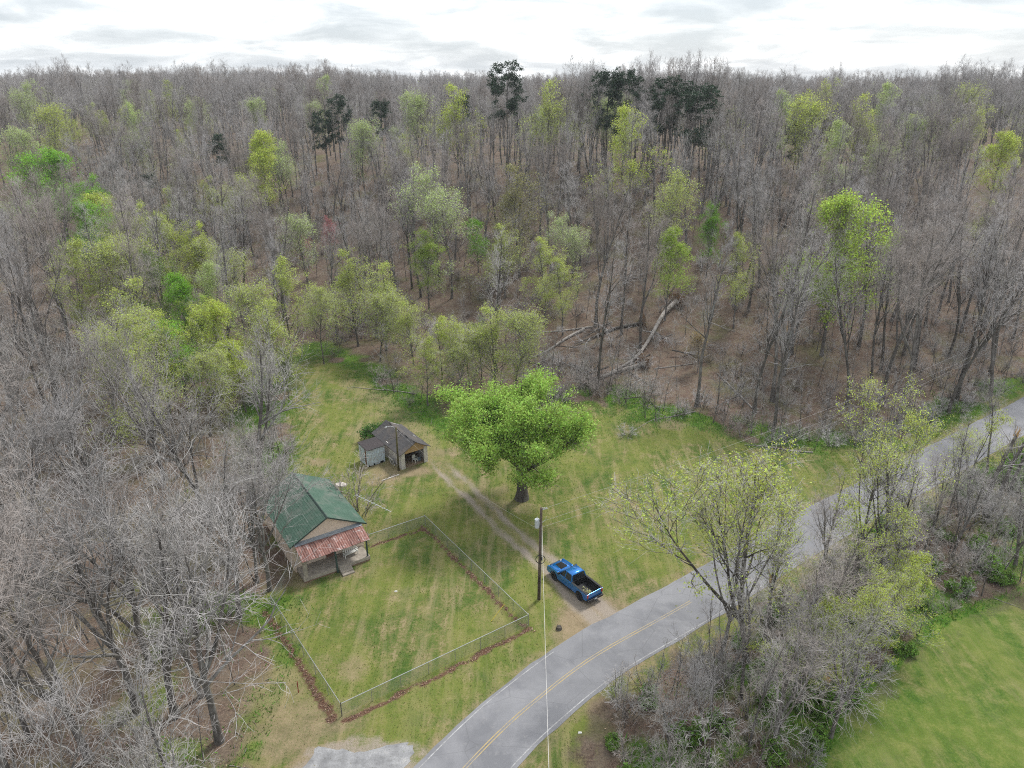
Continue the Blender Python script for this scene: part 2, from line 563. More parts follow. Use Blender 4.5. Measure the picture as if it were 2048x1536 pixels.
def ribbon(name, path, offs, dz, mat, kind='structure', wob=0.0, seed=0, label=None):
    """strip between two offsets from a path, draped on the ground"""
    P = np.asarray(path)
    T = np.gradient(P, axis=0); T /= np.linalg.norm(T, axis=1)[:, None]
    N = np.stack([-T[:, 1], T[:, 0]], 1)
    rows = []
    for k, o in enumerate(offs):
        oo = np.full(len(P), o, float)
        if wob and k in (0, len(offs) - 1):
            s_ = np.arange(len(P))
            oo += np.sign(o) * wob * ((vnoise(s_ / 2.1, s_ * 0 + k, seed) - .5) + 0.8 * (vnoise(s_ / 0.6, s_ * 0 + k, seed + 7) - .5))
        rows.append(P + N * oo[:, None])
    X = np.stack(rows, 1)
    Z = terrain(X[..., 0], X[..., 1]) + dz
    n, m = X.shape[:2]
    J = np.arange(n * m).reshape(n, m)
    Fq = np.stack([J[:-1, 1:], J[:-1, :-1], J[1:, :-1], J[1:, 1:]], -1).reshape(-1, 4)
    me_ = np_mesh(name, np.concatenate([X, Z[..., None]], -1), Fq, smooth=True)
    o_ = link(name, me_, mat)
    tag(o_, label=label, kind=kind)
    return o_


def mat_asphalt():
    t = NT('worn_asphalt')
    p = t.pos()
    nb = t.noise(0.22, 4, 0.6, p, 0.5); nf = t.noise(22, 3, 0.7, p); nm = t.noise(1.6, 5, 0.7, p)
    col = t.ramp(nb, [(0.40, (0.165, 0.166, 0.178)), (0.60, (0.245, 0.244, 0.256))])
    col = t.mix(t.ramp(nf, [(0.3, (0.35,) * 3), (0.55, (0, 0, 0))]), col, (0.13, 0.13, 0.135))
    col = t.mix(t.ramp(nm, [(0.55, (0, 0, 0)), (0.75, (0.45,) * 3)]), col, (0.31, 0.30, 0.295))
    col = t.mix(t.ramp(t.noise(0.09, 2, 0.4, p, 2.0), [(0.52, (0, 0, 0)), (0.54, (0.35,) * 3)]), col, (0.205, 0.205, 0.215))
    # faint cracks
    v = t.n('ShaderNodeTexVoronoi', {'Vector': t.n('ShaderNodeMapping', {'Vector': p, 'Scale': (0.16, 0.22, 1)}).outputs[0], 'Scale': 1.0, 'Randomness': 1.0}, feature='DISTANCE_TO_EDGE')
    ck = t.ramp(v.outputs['Distance'], [(0.0, (0.5,) * 3), (0.006, (0, 0, 0))])
    col = t.mix(ck, col, (0.11, 0.11, 0.112))
    return t.bsdf(col, 0.75, 0, 0.35, nf, 0.35, 0.01)


def mat_paint(name, col, wear):
    t = NT(name)
    p = t.pos()
    n = t.math('ADD', t.math('MULTIPLY', t.noise(6, 4, 0.7, p), 0.5), t.math('MULTIPLY', t.noise(0.5, 3, 0.6, p), 0.5))
    c = t.mix(t.ramp(n, [(wear - 0.1, (0, 0, 0)), (wear + 0.1, (1, 1, 1))]), col, (0.24, 0.235, 0.235))
    return t.bsdf(c, 0.7)


M['asphalt'] = mat_asphalt()
M['yellow_paint'] = mat_paint('yellow_paint', (0.44, 0.33, 0.14), 0.52)
M['white_paint'] = mat_paint('white_paint', (0.48, 0.48, 0.48), 0.46)
road_o = ribbon('road', ROAD, [-ROAD_HALF, -1.5, 0, 1.5, ROAD_HALF], 0.022, M['asphalt'], wob=0.14, seed=4)
for nm_, o_, c_ in (('centre_line', (-0.15, -0.07), 'yellow_paint'), ('centre_line', (0.07, 0.15), 'yellow_paint'),
                    ('edge_line', (ROAD_HALF - 0.36, ROAD_HALF - 0.27), 'white_paint'), ('edge_line', (-ROAD_HALF + 0.27, -ROAD_HALF + 0.36), 'white_paint')):
    q_ = ribbon(nm_, ROAD[:int(np.argmax(ROAD[:, 0] > (17.0 if nm_ == 'centre_line' else (5.5 if o_[0] > 0 else 24.0))))], list(o_), 0.027, M[c_], kind=None)
    q_.parent = road_o

# the two-track drive: its own strip of the same ground, worn to gravel in the wheel tracks
drv = ribbon('driveway', DRIVE, [-2.3, -1.6, -1.25, -0.9, -0.5, 0, 0.5, 0.9, 1.25, 1.6, 2.1], 0.010, M['ground'], wob=0.5, seed=2)
_co = np.empty(len(drv.data.vertices) * 3, np.float32); drv.data.vertices.foreach_get('co', _co)
_co = _co.reshape(-1, 3)
set_masks(drv.data, _co[:, 0].astype(float), _co[:, 1].astype(float))

# broken paving at the roadside pull-in
ap = [flat(*p) for p in [(585, 1580), (612, 1530), (632, 1499), (668, 1497), (720, 1503), (790, 1488), (828, 1490), (826, 1515), (800, 1545), (770, 1580)]]
ap = catmull(ap + [ap[0]], 0.35)[:-1]
rs = np.random.default_rng(5)
ctr = ap.mean(0)
ap = ctr + (ap - ctr) * (1 + 0.05 * rs.standard_normal(len(ap)))[:, None]
t_ = NT('broken_paving')
_nf = t_.noise(9, 4, 0.7, t_.pos()); _nm = t_.noise(1.1, 5, 0.65, t_.pos())
_c1 = t_.ramp(_nm, [(0.35, (0.20, 0.20, 0.205)), (0.6, (0.34, 0.34, 0.345)), (0.7, (0.42, 0.41, 0.40))])
M['paving'] = t_.bsdf(t_.mix(t_.ramp(_nf, [(0.35, (0.5,) * 3), (0.6, (0, 0, 0))]), _c1, (0.17, 0.165, 0.155)), 0.9, 0, 0.2, _nf, 0.5, 0.03)
mb = MB()
n = len(ap)
mb.add([(ctr[0], ctr[1], 0.02)] + [(p[0], p[1], 0.012) for p in ap] + [(p[0], p[1], -0.05) for p in ap],
       [(0, 1 + i, 1 + (i + 1) % n) for i in range(n)] + [(1 + i, 1 + n + i, 1 + n + (i + 1) % n, 1 + (i + 1) % n) for i in range(n)])
tag(mb.build('paved_pull_in', M['paving']), kind='structure')

# ================================================================== trees
def nrm(v):
    return v / (np.linalg.norm(v, axis=-1, keepdims=True) + 1e-9)


def walk(rng, start, d, length, S, jit, trop):
    """N wandering polylines with S segments; trop pulls them upward (or down when negative)"""
    N = len(start)
    P = np.empty((N, S + 1, 3)); P[:, 0] = start
    d = d.copy()
    st = (length / S)[:, None]
    for i in range(S):
        d = nrm(d + rng.normal(0, jit, (N, 3)) + np.array([0, 0, 1.0]) * trop)
        P[:, i + 1] = P[:, i] + d * st
    return P


def tubes(P, Rr, k):
    N, S = P.shape[:2]
    T = nrm(np.gradient(P, axis=1))
    m = nrm(T.mean(1))
    ref = np.where(np.abs(m[:, 2:3]) > 0.85, np.array([[1.0, 0.13, 0]]), np.array([[0, 0.07, 1.0]]))
    A = nrm(np.cross(T, ref[:, None, :])); B = np.cross(T, A)
    an = np.arange(k) * 2 * math.pi / k
    V = P[:, :, None] + Rr[:, :, None, None] * (np.cos(an)[:, None] * A[:, :, None] + np.sin(an)[:, None] * B[:, :, None])
    J = np.arange(N * S * k).reshape(N, S, k)
    if k == 2:
        F_ = np.stack([J[:, :-1, 0], J[:, :-1, 1], J[:, 1:, 1], J[:, 1:, 0]], -1).reshape(-1, 4)
    else:
        Jn = np.roll(J, -1, axis=2)
        F_ = np.stack([J[:, :-1], Jn[:, :-1], Jn[:, 1:], J[:, 1:]], -1).reshape(-1, 4)
    return V.reshape(-1, 3), F_


class Geo:
    def __init__(s): s.V = []; s.Q = []; s.m = []; s.n = 0

    def add(s, V, Q, m=0):
        s.V.append(V); s.Q.append(Q + s.n); s.m.append(np.full(len(Q), m)); s.n += len(V)

    def mesh(s, name, mats, smooth=False):
        me_ = np_mesh(name, np.concatenate(s.V), np.concatenate(s.Q), qm=np.concatenate(s.m), smooth=smooth)
        for q in mats: me_.materials.append(q)
        return me_


def sprout(rng, P, Rr, n, t0, t1, ang, angv, lf, rf, S, jit, trop, taper=0.25, tpow=1.0):
    """children along parent polylines. lf(t, parent_len) -> length; rf -> share of parent radius"""
    N, S1 = P.shape[:2]
    pid = np.repeat(np.arange(N), n)
    M_ = len(pid)
    t = t0 + (t1 - t0) * rng.random(M_) ** tpow
    f = t * (S1 - 1); i = np.minimum(f.astype(int), S1 - 2); w = (f - i)[:, None]
    p = P[pid, i] * (1 - w) + P[pid, i + 1] * w
    r = Rr[pid, i] * (1 - w[:, 0]) + Rr[pid, i + 1] * w[:, 0]
    d = nrm(P[pid, i + 1] - P[pid, i])
    az = rng.random(M_) * 2 * math.pi
    ref = np.where(np.abs(d[:, 2:3]) > 0.9, np.array([[1.0, 0, 0]]), np.array([[0, 0, 1.0]]))
    a = nrm(np.cross(d, ref)); b = np.cross(d, a)
    th = np.radians(ang + angv * rng.standard_normal(M_))
    nd = np.cos(th)[:, None] * d + np.sin(th)[:, None] * (np.cos(az)[:, None] * a + np.sin(az)[:, None] * b)
    pl = np.linalg.norm(np.diff(P, axis=1), axis=2).sum(1)[pid]
    L = lf(t, pl) * (0.7 + 0.6 * rng.random(M_))
    C = walk(rng, p, nrm(nd), L, S, jit, trop)
    r0 = r * rf
    CR = r0[:, None] * np.linspace(1, taper, S + 1)[None]
    return C, CR


def leaf_quads(rng, X, size, up=0.3):
    N = len(X)
    nrm_ = nrm(rng.standard_normal((N, 3)) + np.array([0, 0, up]))
    a = nrm(np.cross(nrm_, rng.standard_normal((N, 3)))); b = np.cross(nrm_, a)
    s = size * (0.6 + 0.8 * rng.random(N))[:, None]
    V = np.stack([X + a * s, X + b * s * 0.6 + nrm_ * s * 0.15, X - a * s, X - b * s * 0.6 + nrm_ * s * 0.15], 1)
    return V.reshape(-1, 3), np.arange(N * 4).reshape(-1, 4)


def tips(rng, P, n, spread, t0=0.35):
    N, S1 = P.shape[:2]
    pid = rng.integers(0, N, n)
    f = (t0 + (1 - t0) * rng.random(n)) * (S1 - 1); i = np.minimum(f.astype(int), S1 - 2); w = (f - i)[:, None]
    return P[pid, i] * (1 - w) + P[pid, i + 1] * w + rng.normal(0, spread, (n, 3))


def mat_bark(name, dark, lite, scale=3.0, patch=None):
    t = NT(name)
    p = t.obj()
    oi = t.n('ShaderNodeObjectInfo')
    mp = t.n('ShaderNodeMapping', {'Vector': p, 'Scale': (1, 1, 0.3)})
    n1 = t.noise(scale, 5, 0.65, mp.outputs[0])
    c = t.ramp(n1, [(0.35, dark), (0.65, lite)])
    if patch:
        c = t.mix(t.ramp(t.noise(0.7, 3, 0.6, p), [(0.5, (0, 0, 0)), (0.65, (0.6,) * 3)]), c, patch)
    k = t.n('ShaderNodeMapRange', {'Value': oi.outputs['Random'], 'To Min': 0.82, 'To Max': 1.15})
    hsv = t.n('ShaderNodeHueSaturation', {'Value': k.outputs[0], 'Color': c})
    return t.bsdf(hsv.outputs[0], 0.92, 0, 0.15, n1, 0.6, 0.05)


def mat_leaf(name, trans=0.55, col=None):
    t = NT(name)
    g = t.n('ShaderNodeNewGeometry')
    oi = t.n('ShaderNodeObjectInfo')
    k = t.n('ShaderNodeMapRange', {'Value': g.outputs['Random Per Island'], 'To Min': 0.5, 'To Max': 1.5})
    h = t.n('ShaderNodeMapRange', {'Value': g.outputs['Random Per Island'], 'To Min': 0.475, 'To Max': 0.52})
    hsv = t.n('ShaderNodeHueSaturation', {'Hue': h.outputs[0], 'Value': k.outputs[0], 'Color': oi.outputs['Color'] if col is None else (*col, 1)})
    df = t.n('ShaderNodeBsdfPrincipled', {'Base Color': hsv.outputs[0], 'Roughness': 0.6, 'Specular IOR Level': 0.25})
    tr = t.n('ShaderNodeBsdfTranslucent', {'Color': hsv.outputs[0]})
    mx = t.n('ShaderNodeMixShader', {0: trans})
    t.l(df.outputs[0], mx.inputs[1]); t.l(tr.outputs[0], mx.inputs[2])
    t.l(mx.outputs[0], t.o.inputs['Surface'])
    return t.m


M['bark'] = mat_bark('grey_bark', (0.075, 0.066, 0.058), (0.20, 0.18, 0.165), 3.0, (0.27, 0.265, 0.25))
M['bark_pale'] = mat_bark('pale_bark', (0.16, 0.15, 0.14), (0.36, 0.345, 0.325), 2.5, (0.42, 0.41, 0.39))
M['bark_dark'] = mat_bark('dark_bark', (0.045, 0.038, 0.032), (0.13, 0.115, 0.10), 3.0, (0.16, 0.155, 0.14))
M['twig'] = mat_bark('grey_twigs', (0.305, 0.285, 0.276), (0.50, 0.475, 0.462), 0.8)
M['twig_pale'] = mat_bark('pale_twigs', (0.29, 0.272, 0.255), (0.48, 0.455, 0.43), 0.8)
M['twig_brown'] = mat_bark('brown_twigs', (0.245, 0.215, 0.195), (0.41, 0.365, 0.335), 0.8)
M['leaf'] = mat_leaf('spring_leaves')
M['needle'] = mat_leaf('pine_needles', 0.2)


def make_tree(seed, h, spread, clear, n1, n2, n3, n4, rad, ang1=45, trop1=0.10, lean=0.03, bark='bark', twig='twig', leaves=0, lsize=0.16,
              lspread=0.25, forks=0, tw=0.012, levels=4, top=1.0, droop=0.02, fork_at=0.3, limb=None, lrad=0.55, heavy=1.0, even=False):
    """returns (trunk mesh, crown mesh) of one broadleaf tree; built at full size, base at the origin"""
    rng = np.random.default_rng(seed)
    S0 = 12
    d0 = nrm(np.array([[rng.normal(0, lean), rng.normal(0, lean), 1.0]]))
    T = walk(rng, np.zeros((1, 3)), d0, np.array([h * top]), S0, 0.045, 0.02)
    TR = rad * np.linspace(1, 0.12, S0 + 1)[None] ** 0.85
    TR[0, 0] *= 1.35
    P0, R0 = [T], [TR]
    g = Geo()
    g.add(*tubes(T, TR, 7))
    stems, sr = T, TR
    if forks:
        F1, FR = sprout(rng, T, TR, forks, fork_at, fork_at + 0.2, 24, 7, lambda t, L: L * (1 - t) * 1.05, 0.8, S0, 0.05, 0.05, 0.12)
        g.add(*tubes(F1, FR, 6))
        stems = np.concatenate([T, F1]); sr = np.concatenate([TR, FR])
    trunk = g.mesh('trunk', [M[bark]], True)
    c = Geo()
    L1, R1 = sprout(rng, stems, sr, n1, clear, 0.97, ang1, 10, lambda t, L: spread * (1.15 - 0.75 * ((t - clear) / (1 - clear)) ** 1.5), lrad, 7, 0.13, trop1, 0.18)
    c.add(*tubes(L1, R1, 4), 0)
    L2, R2 = sprout(rng, L1, R1, n2, 0.2, 0.98, 38, 12, lambda t, L: L * (0.62 - 0.3 * t), 0.6, 5, 0.16, 0.05, 0.25)
    R2 = np.maximum(R2, tw * heavy)
    c.add(*tubes(L2, R2, 3), 0 if heavy > 1 else 1)
    # top of the stems carries fine wood as well
    ST, SR_ = sprout(rng, stems, sr, n2 * 2, max(clear, 0.55), 1.0, 35, 12, lambda t, L: spread * (0.6 - 0.35 * t), 0.6, 5, 0.16, 0.08, 0.25)
    SR_ = np.maximum(SR_, tw * heavy)
    c.add(*tubes(ST, SR_, 3), 0 if heavy > 1 else 1)
    L2 = np.concatenate([L2, ST]); R2 = np.concatenate([R2, SR_])
    L3, R3 = sprout(rng, L2, R2, n3, 0.15, 1.0, 40, 14, lambda t, L: L * 0.55 * (1.1 - 0.5 * t) + 0.15, 0.7, 3, 0.2, 0.04 - droop, 0.4)
    c.add(*tubes(L3, np.maximum(R3, tw * 0.85), 3), 1)
    last = L3
    if n4:
        L4, R4 = sprout(rng, L3, R3, n4, 0.1, 1.0, 38, 14, lambda t, L: L * 0.55 + 0.12, 0.7, 2, 0.2, 0.03 - droop, 0.5)
        c.add(*tubes(L4, np.maximum(R4, tw * 0.75), 2), 1)
        last = L4
    if leaves:
        # leaves gather in sprays, thick in some parts of the crown and thin in others
        m = last[:, -1]
        dens = vnoise(m[:, 0] / 1.7 + seed, m[:, 1] / 1.7 + m[:, 2] * 0.6, seed)
        keep = last if even else last[dens > 0.38]
        if len(keep) < 10: keep = last
        X = tips(rng, keep, leaves, lspread)
        v, q = leaf_quads(rng, X, lsize)
        c.add(v, q, 2)
    crown = c.mesh('crown', [M[limb or bark], M[twig], M['leaf']])
    return trunk, crown


def make_maple(seed):
    """short bole dividing into a wide bowl of limbs, leaves in separate masses on the outer sprays"""
    rng = np.random.default_rng(seed)
    T = walk(rng, np.zeros((1, 3)), np.array([[0.02, 0, 1.0]]), np.array([3.9]), 5, .03, .02)
    TR = np.array([[0.72, .52, .47, .46, .46, .40]])
    n_out, n_mid, n_in = 8, 6, 3
    az = np.concatenate([np.arange(n_out) / n_out * 6.283 + rng.normal(0, .12, n_out), np.arange(n_mid) / n_mid * 6.283 + .4, np.arange(n_in) / n_in * 6.283 + .9])
    th = np.radians(np.concatenate([52 + rng.normal(0, 4, n_out), 34 + rng.normal(0, 4, n_mid), 18 + rng.normal(0, 4, n_in)]))
    ln = np.concatenate([rng.uniform(7.2, 8.6, n_out), rng.uniform(7.0, 8.0, n_mid), rng.uniform(6.4, 7.2, n_in)])
    d = np.stack([np.sin(th) * np.cos(az), np.sin(th) * np.sin(az), np.cos(th)], 1)
    z0 = rng.uniform(2.9, 3.8, len(az))
    Ls = walk(rng, np.stack([0 * z0, 0 * z0, z0], 1), d, ln, 9, .075, .035)
    LR = np.linspace(.23, .03, 10)[None].repeat(len(az), 0)
    g = Geo(); g.add(*tubes(T, TR, 10)); g.add(*tubes(Ls, LR, 6))
    trunk = g.mesh('trunk', [M['bark_dark']], True)
    c = Geo()
    L1, R1 = sprout(rng, Ls, LR, 11, .25, 1.0, 42, 12, lambda t, L: L * (.36 - .16 * t), .55, 5, .14, .06, .2)
    c.add(*tubes(L1, np.maximum(R1, .015), 4), 0)
    L2, R2 = sprout(rng, L1, R1, 7, .2, 1.0, 42, 12, lambda t, L: L * .5, .6, 4, .16, .05, .3)
    c.add(*tubes(L2, np.maximum(R2, .012), 3), 1)
    tipz = L2[:, -1]
    dens = vnoise(tipz[:, 0] / 1.5, tipz[:, 1] / 1.5 + tipz[:, 2] / 1.4, 4)
    K = L2[(dens > .30)]
    X = tips(rng, K, 88000, .30, .1)
    X = X[X[:, 2] > 3.6 + rng.random(len(X))]
    c.add(*leaf_quads(rng, X, .095), 2)
    return trunk, c.mesh('crown', [M['bark_dark'], M['twig_brown'], M['leaf']])


def make_pine(seed, h, rad, crown_from=0.5, width=3.0):
    rng = np.random.default_rng(seed)
    T = walk(rng, np.zeros((1, 3)), np.array([[0.02, 0.01, 1.0]]), np.array([h]), 14, 0.025, 0.02)
    TR = rad * np.linspace(1, 0.12, 15)[None]
    g = Geo(); g.add(*tubes(T, TR, 7))
    trunk = g.mesh('trunk', [M['bark_dark']], True)
    c = Geo()
    prof = lambda t, L: width * (0.35 + 1.0 * np.sin(np.clip((t - crown_from) / (1 - crown_from), 0, 1) * 2.6 + 0.35))
    B, BR = sprout(rng, T, TR, 42, crown_from, 0.99, 72, 12, prof, 0.45, 5, 0.12, 0.06, 0.2)
    c.add(*tubes(B, BR, 4), 0)
    B2, BR2 = sprout(rng, B, BR, 6, 0.35, 1.0, 42, 12, lambda t, L: L * 0.35, 0.6, 3, 0.15, 0.08, 0.3)
    c.add(*tubes(B2, np.maximum(BR2, .015), 3), 0)
    # needle tufts clustered on the outer branchlets
    cen = B2[:, -1]
    cen = cen[rng.random(len(cen)) < 0.88]
    X = np.repeat(cen, 32, 0) + rng.normal(0, 1, (len(cen) * 32, 3)) * np.array([0.36, 0.36, 0.22])
    v, q = leaf_quads(rng, X, 0.17, 0.6)
    c.add(v, q, 1)
    crown = c.mesh('crown', [M['bark_dark'], M['needle']])
    return trunk, crown


def make_bush(seed, h, w, stems, twig='twig', leaves=0, lsize=0.1, n2=9, n3=6):
    rng = np.random.default_rng(seed)
    N = stems
    az = rng.random(N) * 6.283
    st = np.stack([np.cos(az), np.sin(az), np.zeros(N)], 1) * rng.random((N, 1)) * 0.25 * w
    d = nrm(np.stack([np.cos(az) * 0.5, np.sin(az) * 0.5, np.ones(N)], 1) * np.array([w / h, w / h, 1.0]) + rng.normal(0, .12, (N, 3)))
    P = walk(rng, st, d, h * (0.6 + 0.5 * rng.random(N)), 6, 0.12, 0.02)
    Rr = 0.028 * h / 2.5 * np.linspace(1, 0.3, 7)[None] * (0.6 + 0.8 * rng.random((N, 1)))
    g = Geo(); g.add(*tubes(P, Rr, 4), 0)
    st_me = g.mesh('stems', [M['bark']], False)
    c = Geo()
    L2, R2 = sprout(rng, P, Rr, n2, 0.25, 1.0, 38, 12, lambda t, L: L * 0.4 * (1.15 - 0.6 * t), 0.6, 4, 0.17, 0.04, 0.3)
    c.add(*tubes(L2, np.maximum(R2, .009), 3), 0)
    L3, R3 = sprout(rng, L2, R2, n3, 0.2, 1.0, 40, 14, lambda t, L: L * 0.5, 0.7, 2, 0.2, 0.0, 0.5)
    c.add(*tubes(L3, np.maximum(R3, .008), 2), 0)
    if leaves:
        v, q = leaf_quads(rng, tips(rng, L3, leaves, 0.12), lsize)
        c.add(v, q, 1)
    return st_me, c.mesh('crown', [M[twig], M['leaf']])


P_ = {}
# tall, high-crowned woodland trees
for i in range(6):
    P_['tall%d' % i] = make_tree(100 + i, 20 + 1.2 * (i % 3), 4.3 + 0.5 * (i % 4), 0.32 + 0.04 * (i % 3), 14, 5, 4, 4, 0.20 + 0.02 * (i % 3), 30, 0.16,
                                 bark='bark' if i % 3 else 'bark_dark', twig=['twig', 'twig', 'twig_brown', 'twig', 'twig_pale', 'twig_brown'][i], forks=(i % 3 == 2) * 1, tw=0.0085)
for i in range(6):
    P_['far%d' % i] = make_tree(150 + i, 20 + 1.2 * (i % 3), 4.6 + 0.5 * (i % 4), 0.32 + 0.04 * (i % 3), 13, 5, 5, 2, 0.20 + 0.02 * (i % 3), 31, 0.16,
                                bark='bark', twig=['twig', 'twig_pale', 'twig_brown', 'twig', 'twig_pale', 'twig'][i], forks=(i % 3 == 2) * 1, tw=0.0125)
# broad open-grown trees with heavy limbs
for i in range(5):
    P_['broad%d' % i] = make_tree(200 + i, 17 + i % 3, 7.4, 0.32, 6, 6, 4, 2, 0.30, 38, 0.06, lean=0.08, bark='bark', twig=['twig', 'twig_brown', 'twig_pale', 'twig', 'twig_brown'][i], limb='bark_pale', lrad=0.66,
                                  forks=2 + i % 2, tw=0.0085, fork_at=0.22, heavy=2.6)
# trees breaking into leaf: fine leaves all through a long crown
for i in range(4):
    P_['bud%d' % i] = make_tree(300 + i, 16 + i, 5.2, 0.14, 20, 6, 5, 3, 0.17, 42, 0.10, leaves=9500, lsize=0.095, lspread=0.24, tw=0.0095, forks=i % 2, even=(i != 2))
for i in range(3):
    P_['leafy%d' % i] = make_tree(400 + i, 16 + i, 4.8, 0.14, 20, 6, 4, 3, 0.18, 42, 0.10, leaves=16500, lsize=0.10, lspread=0.26, tw=0.0105, forks=i % 2, even=(i != 1))
for i in range(3):
    P_['pine%d' % i] = make_pine(500 + i, 23 + i, 0.26, 0.52 - 0.04 * i, 2.9 + 0.3 * i)
for i in range(2):
    P_['roadside%d' % i] = make_tree(470 + i, 20, 6.0, 0.30, 6, 6, 5, 3, 0.26, 36, 0.07, lean=0.06, bark='bark_dark', leaves=6500, lsize=0.085, lspread=0.20, tw=0.0085, forks=3, fork_at=0.18, heavy=2.2, even=True)
for i in range(3):
    P_['sparse%d' % i] = make_tree(450 + i, 17 + i, 4.6, 0.30, 9, 5, 5, 3, 0.19, 40, 0.07, lean=0.10, bark='bark', leaves=4200, lsize=0.085, lspread=0.20, tw=0.0095, forks=1 + i % 2, fork_at=0.12, heavy=2.0)
for i in range(3):
    P_['sapling%d' % i] = make_tree(600 + i, 8 + i, 2.0, 0.25, 10, 4, 4, 0, 0.06, 40, 0.1, twig='twig' if i else 'twig_pale', tw=0.009)
for i in range(2):
    P_['thicket%d' % i] = make_bush(700 + i, 3.0, 3.0, 14, 'twig' if i else 'twig_brown', n2=7, n3=5)
P_['leafbush0'] = make_bush(710, 2.4, 2.6, 14, 'twig_brown', 2600, 0.11)
P_['leafbush1'] = make_bush(711, 1.4, 2.0, 12, 'twig_brown', 1800, 0.10)

TREE_SPOTS = []       # plan positions taken
FOCUS = []            # trees that stand in the open toward the camera


def plant(proto, x, y, scale=1.0, rz=None, name='tree', label=None, cat='tree', group=None, color=None, sz=None, lean=None, rng=random.Random(3), part_names=('trunk', 'crown')):
    tm, cm = P_[proto]
    o = empty(name, (x, y, tz(x, y) - 0.08), rng.uniform(0, 6.283) if rz is None else rz)
    if lean:
        o.rotation_euler = (lean[0], lean[1], o.rotation_euler[2])
    o.scale = (scale, scale, scale * (sz or 1.0))
    if name == 'bare_tree' and not lean:
        o.rotation_euler = (rng.gauss(0, .05), rng.gauss(0, .05), o.rotation_euler[2])
    a = link(part_names[0], tm, None, o); b = link(part_names[1], cm, None, o)
    if color: b.color = (*color, 1)
    tag(o, label, cat, group)
    TREE_SPOTS.append((x, y))
    return o

BRIGHT, YG, OLIVE, PALE, LIME = (0.26, 0.49, 0.05), (0.52, 0.60, 0.12), (0.50, 0.57, 0.15), (0.48, 0.58, 0.22), (0.42, 0.55, 0.10)
PINEC, PINK, STRAW, WHITE = (0.026, 0.056, 0.026), (0.50, 0.16, 0.17), (0.38, 0.28, 0.10), (0.75, 0.75, 0.70)
rng_t = random.Random(11)


def plant_top(proto, px, py, h, label, name='budding_tree', color=None, group=None, widen=1.0, cat='tree', rz=None):
    """a tree of height h whose top was surveyed at an image point"""
    x, y = site(px, py, h)
    tm, cm = P_[proto]
    h0 = PH[proto]
    s = h / h0 * widen
    FOCUS.append((x, y, h, 3.6 if group is None or color == PINK else 2.6, (40 if group is None or color == PINK else 20)))
    return plant(proto, x, y, s, rz, name, label, cat, group, color, sz=1.0 / widen, rng=rng_t)


COLN = {BRIGHT: 'bright green', YG: 'yellow-green', OLIVE: 'olive', PALE: 'pale green', LIME: 'lime green', STRAW: 'straw-coloured', (.18, .26, .05): 'mid green', (.17, .25, .05): 'mid green'}


def HSIZE(h): return 'tall' if h >= 15.5 else ('mid-height' if h >= 12.5 else 'low')


def near_mark(px, py, marks): return min(marks, key=lambda m: (m[0] - px) ** 2 + (m[1] - py) ** 2)[2]


def where2(px, py):
    return near_mark(px, py, [(150, 400, 'below the twin-topped green tree'), (40, 250, 'at the left edge near the skyline wood'), (265, 400, 'below the low spreading pine'), (385, 430, 'right of the spreading pine'), (120, 480, 'far left among bare trees'),
                              (220, 480, 'left of the middle of the yellow-green belt'), (310, 500, 'in the middle of the yellow-green belt'), (430, 500, 'at the right of the yellow-green belt'), (365, 560, 'just above the brightest green tree'), (240, 590, 'lower left in the belt'),
                              (300, 640, 'at the bottom of the yellow-green belt'), (395, 620, 'lower right in the belt'), (480, 570, 'above the grassy track, left'), (545, 640, 'over the end of the grassy track'), (470, 680, 'above the round lawn shrub'),
                              (560, 520, 'below the pink redbuds'), (640, 555, 'right below the redbuds'), (720, 510, 'right of the redbuds'), (270, 700, 'above the pale great trees'), (390, 700, 'left of the round lawn shrub')])


def where3(px, py):
    return near_mark(px, py, [(850, 680, 'behind the garage'), (820, 600, 'up the slope behind the garage'), (750, 580, 'beside the grassy track'), (880, 640, 'upper left of the large lawn tree'), (935, 625, 'directly above the large lawn tree'), (905, 690, 'touching the left of the large lawn tree'),
                              (990, 610, 'upper right of the large lawn tree'), (1030, 615, 'right behind the large lawn tree'), (960, 650, 'close behind the large lawn tree'), (1095, 480, 'up the middle slope'), (1160, 430, 'high on the middle slope'), (1010, 450, 'by the white-stemmed tree'), (1130, 520, 'above the smooth pale log')])


def where4(px, py):
    return near_mark(px, py, [(30, 160, 'at the far left'), (85, 205, 'far left, below the skyline'), (152, 150, 'far left on the skyline'), (262, 150, 'left on the skyline'), (262, 205, 'left, below the skyline'), (335, 160, 'left of the tallest skyline tree'), (410, 118, 'rising tallest on the left skyline'),
                              (460, 150, 'right of the tallest left skyline tree'), (590, 138, 'left of centre on the skyline'), (640, 150, 'left of the ragged pine'), (720, 235, 'below the ragged pine'), (790, 255, 'below the small pine top'), (840, 180, 'left of the middle pine'), (868, 158, 'just left of the middle pine'),
                              (912, 168, 'behind the middle dark pine'), (985, 235, 'below the skyline pine'), (1100, 160, 'between the skyline pines'), (1340, 330, 'below the dense bushy pine'), (1400, 190, 'behind the dense bushy pine'), (1470, 215, 'right of the bushy pine'), (1500, 168, 'right of the bushy pine, skyline'),
                              (1580, 180, 'above the half-hidden pine'), (1620, 158, 'right of centre on the skyline'), (1640, 190, 'right, under the skyline'), (1690, 240, 'above the tall lime green tree'), (1725, 188, 'right on the ridge'), (1775, 205, 'right, low on the ridge'), (1790, 165, 'right on the skyline'),
                              (1870, 150, 'far right on the skyline'), (1935, 212, 'far right, below the skyline'), (1955, 165, 'far right, near the picture edge'), (2000, 208, 'above the right-edge yellow-green tree')])


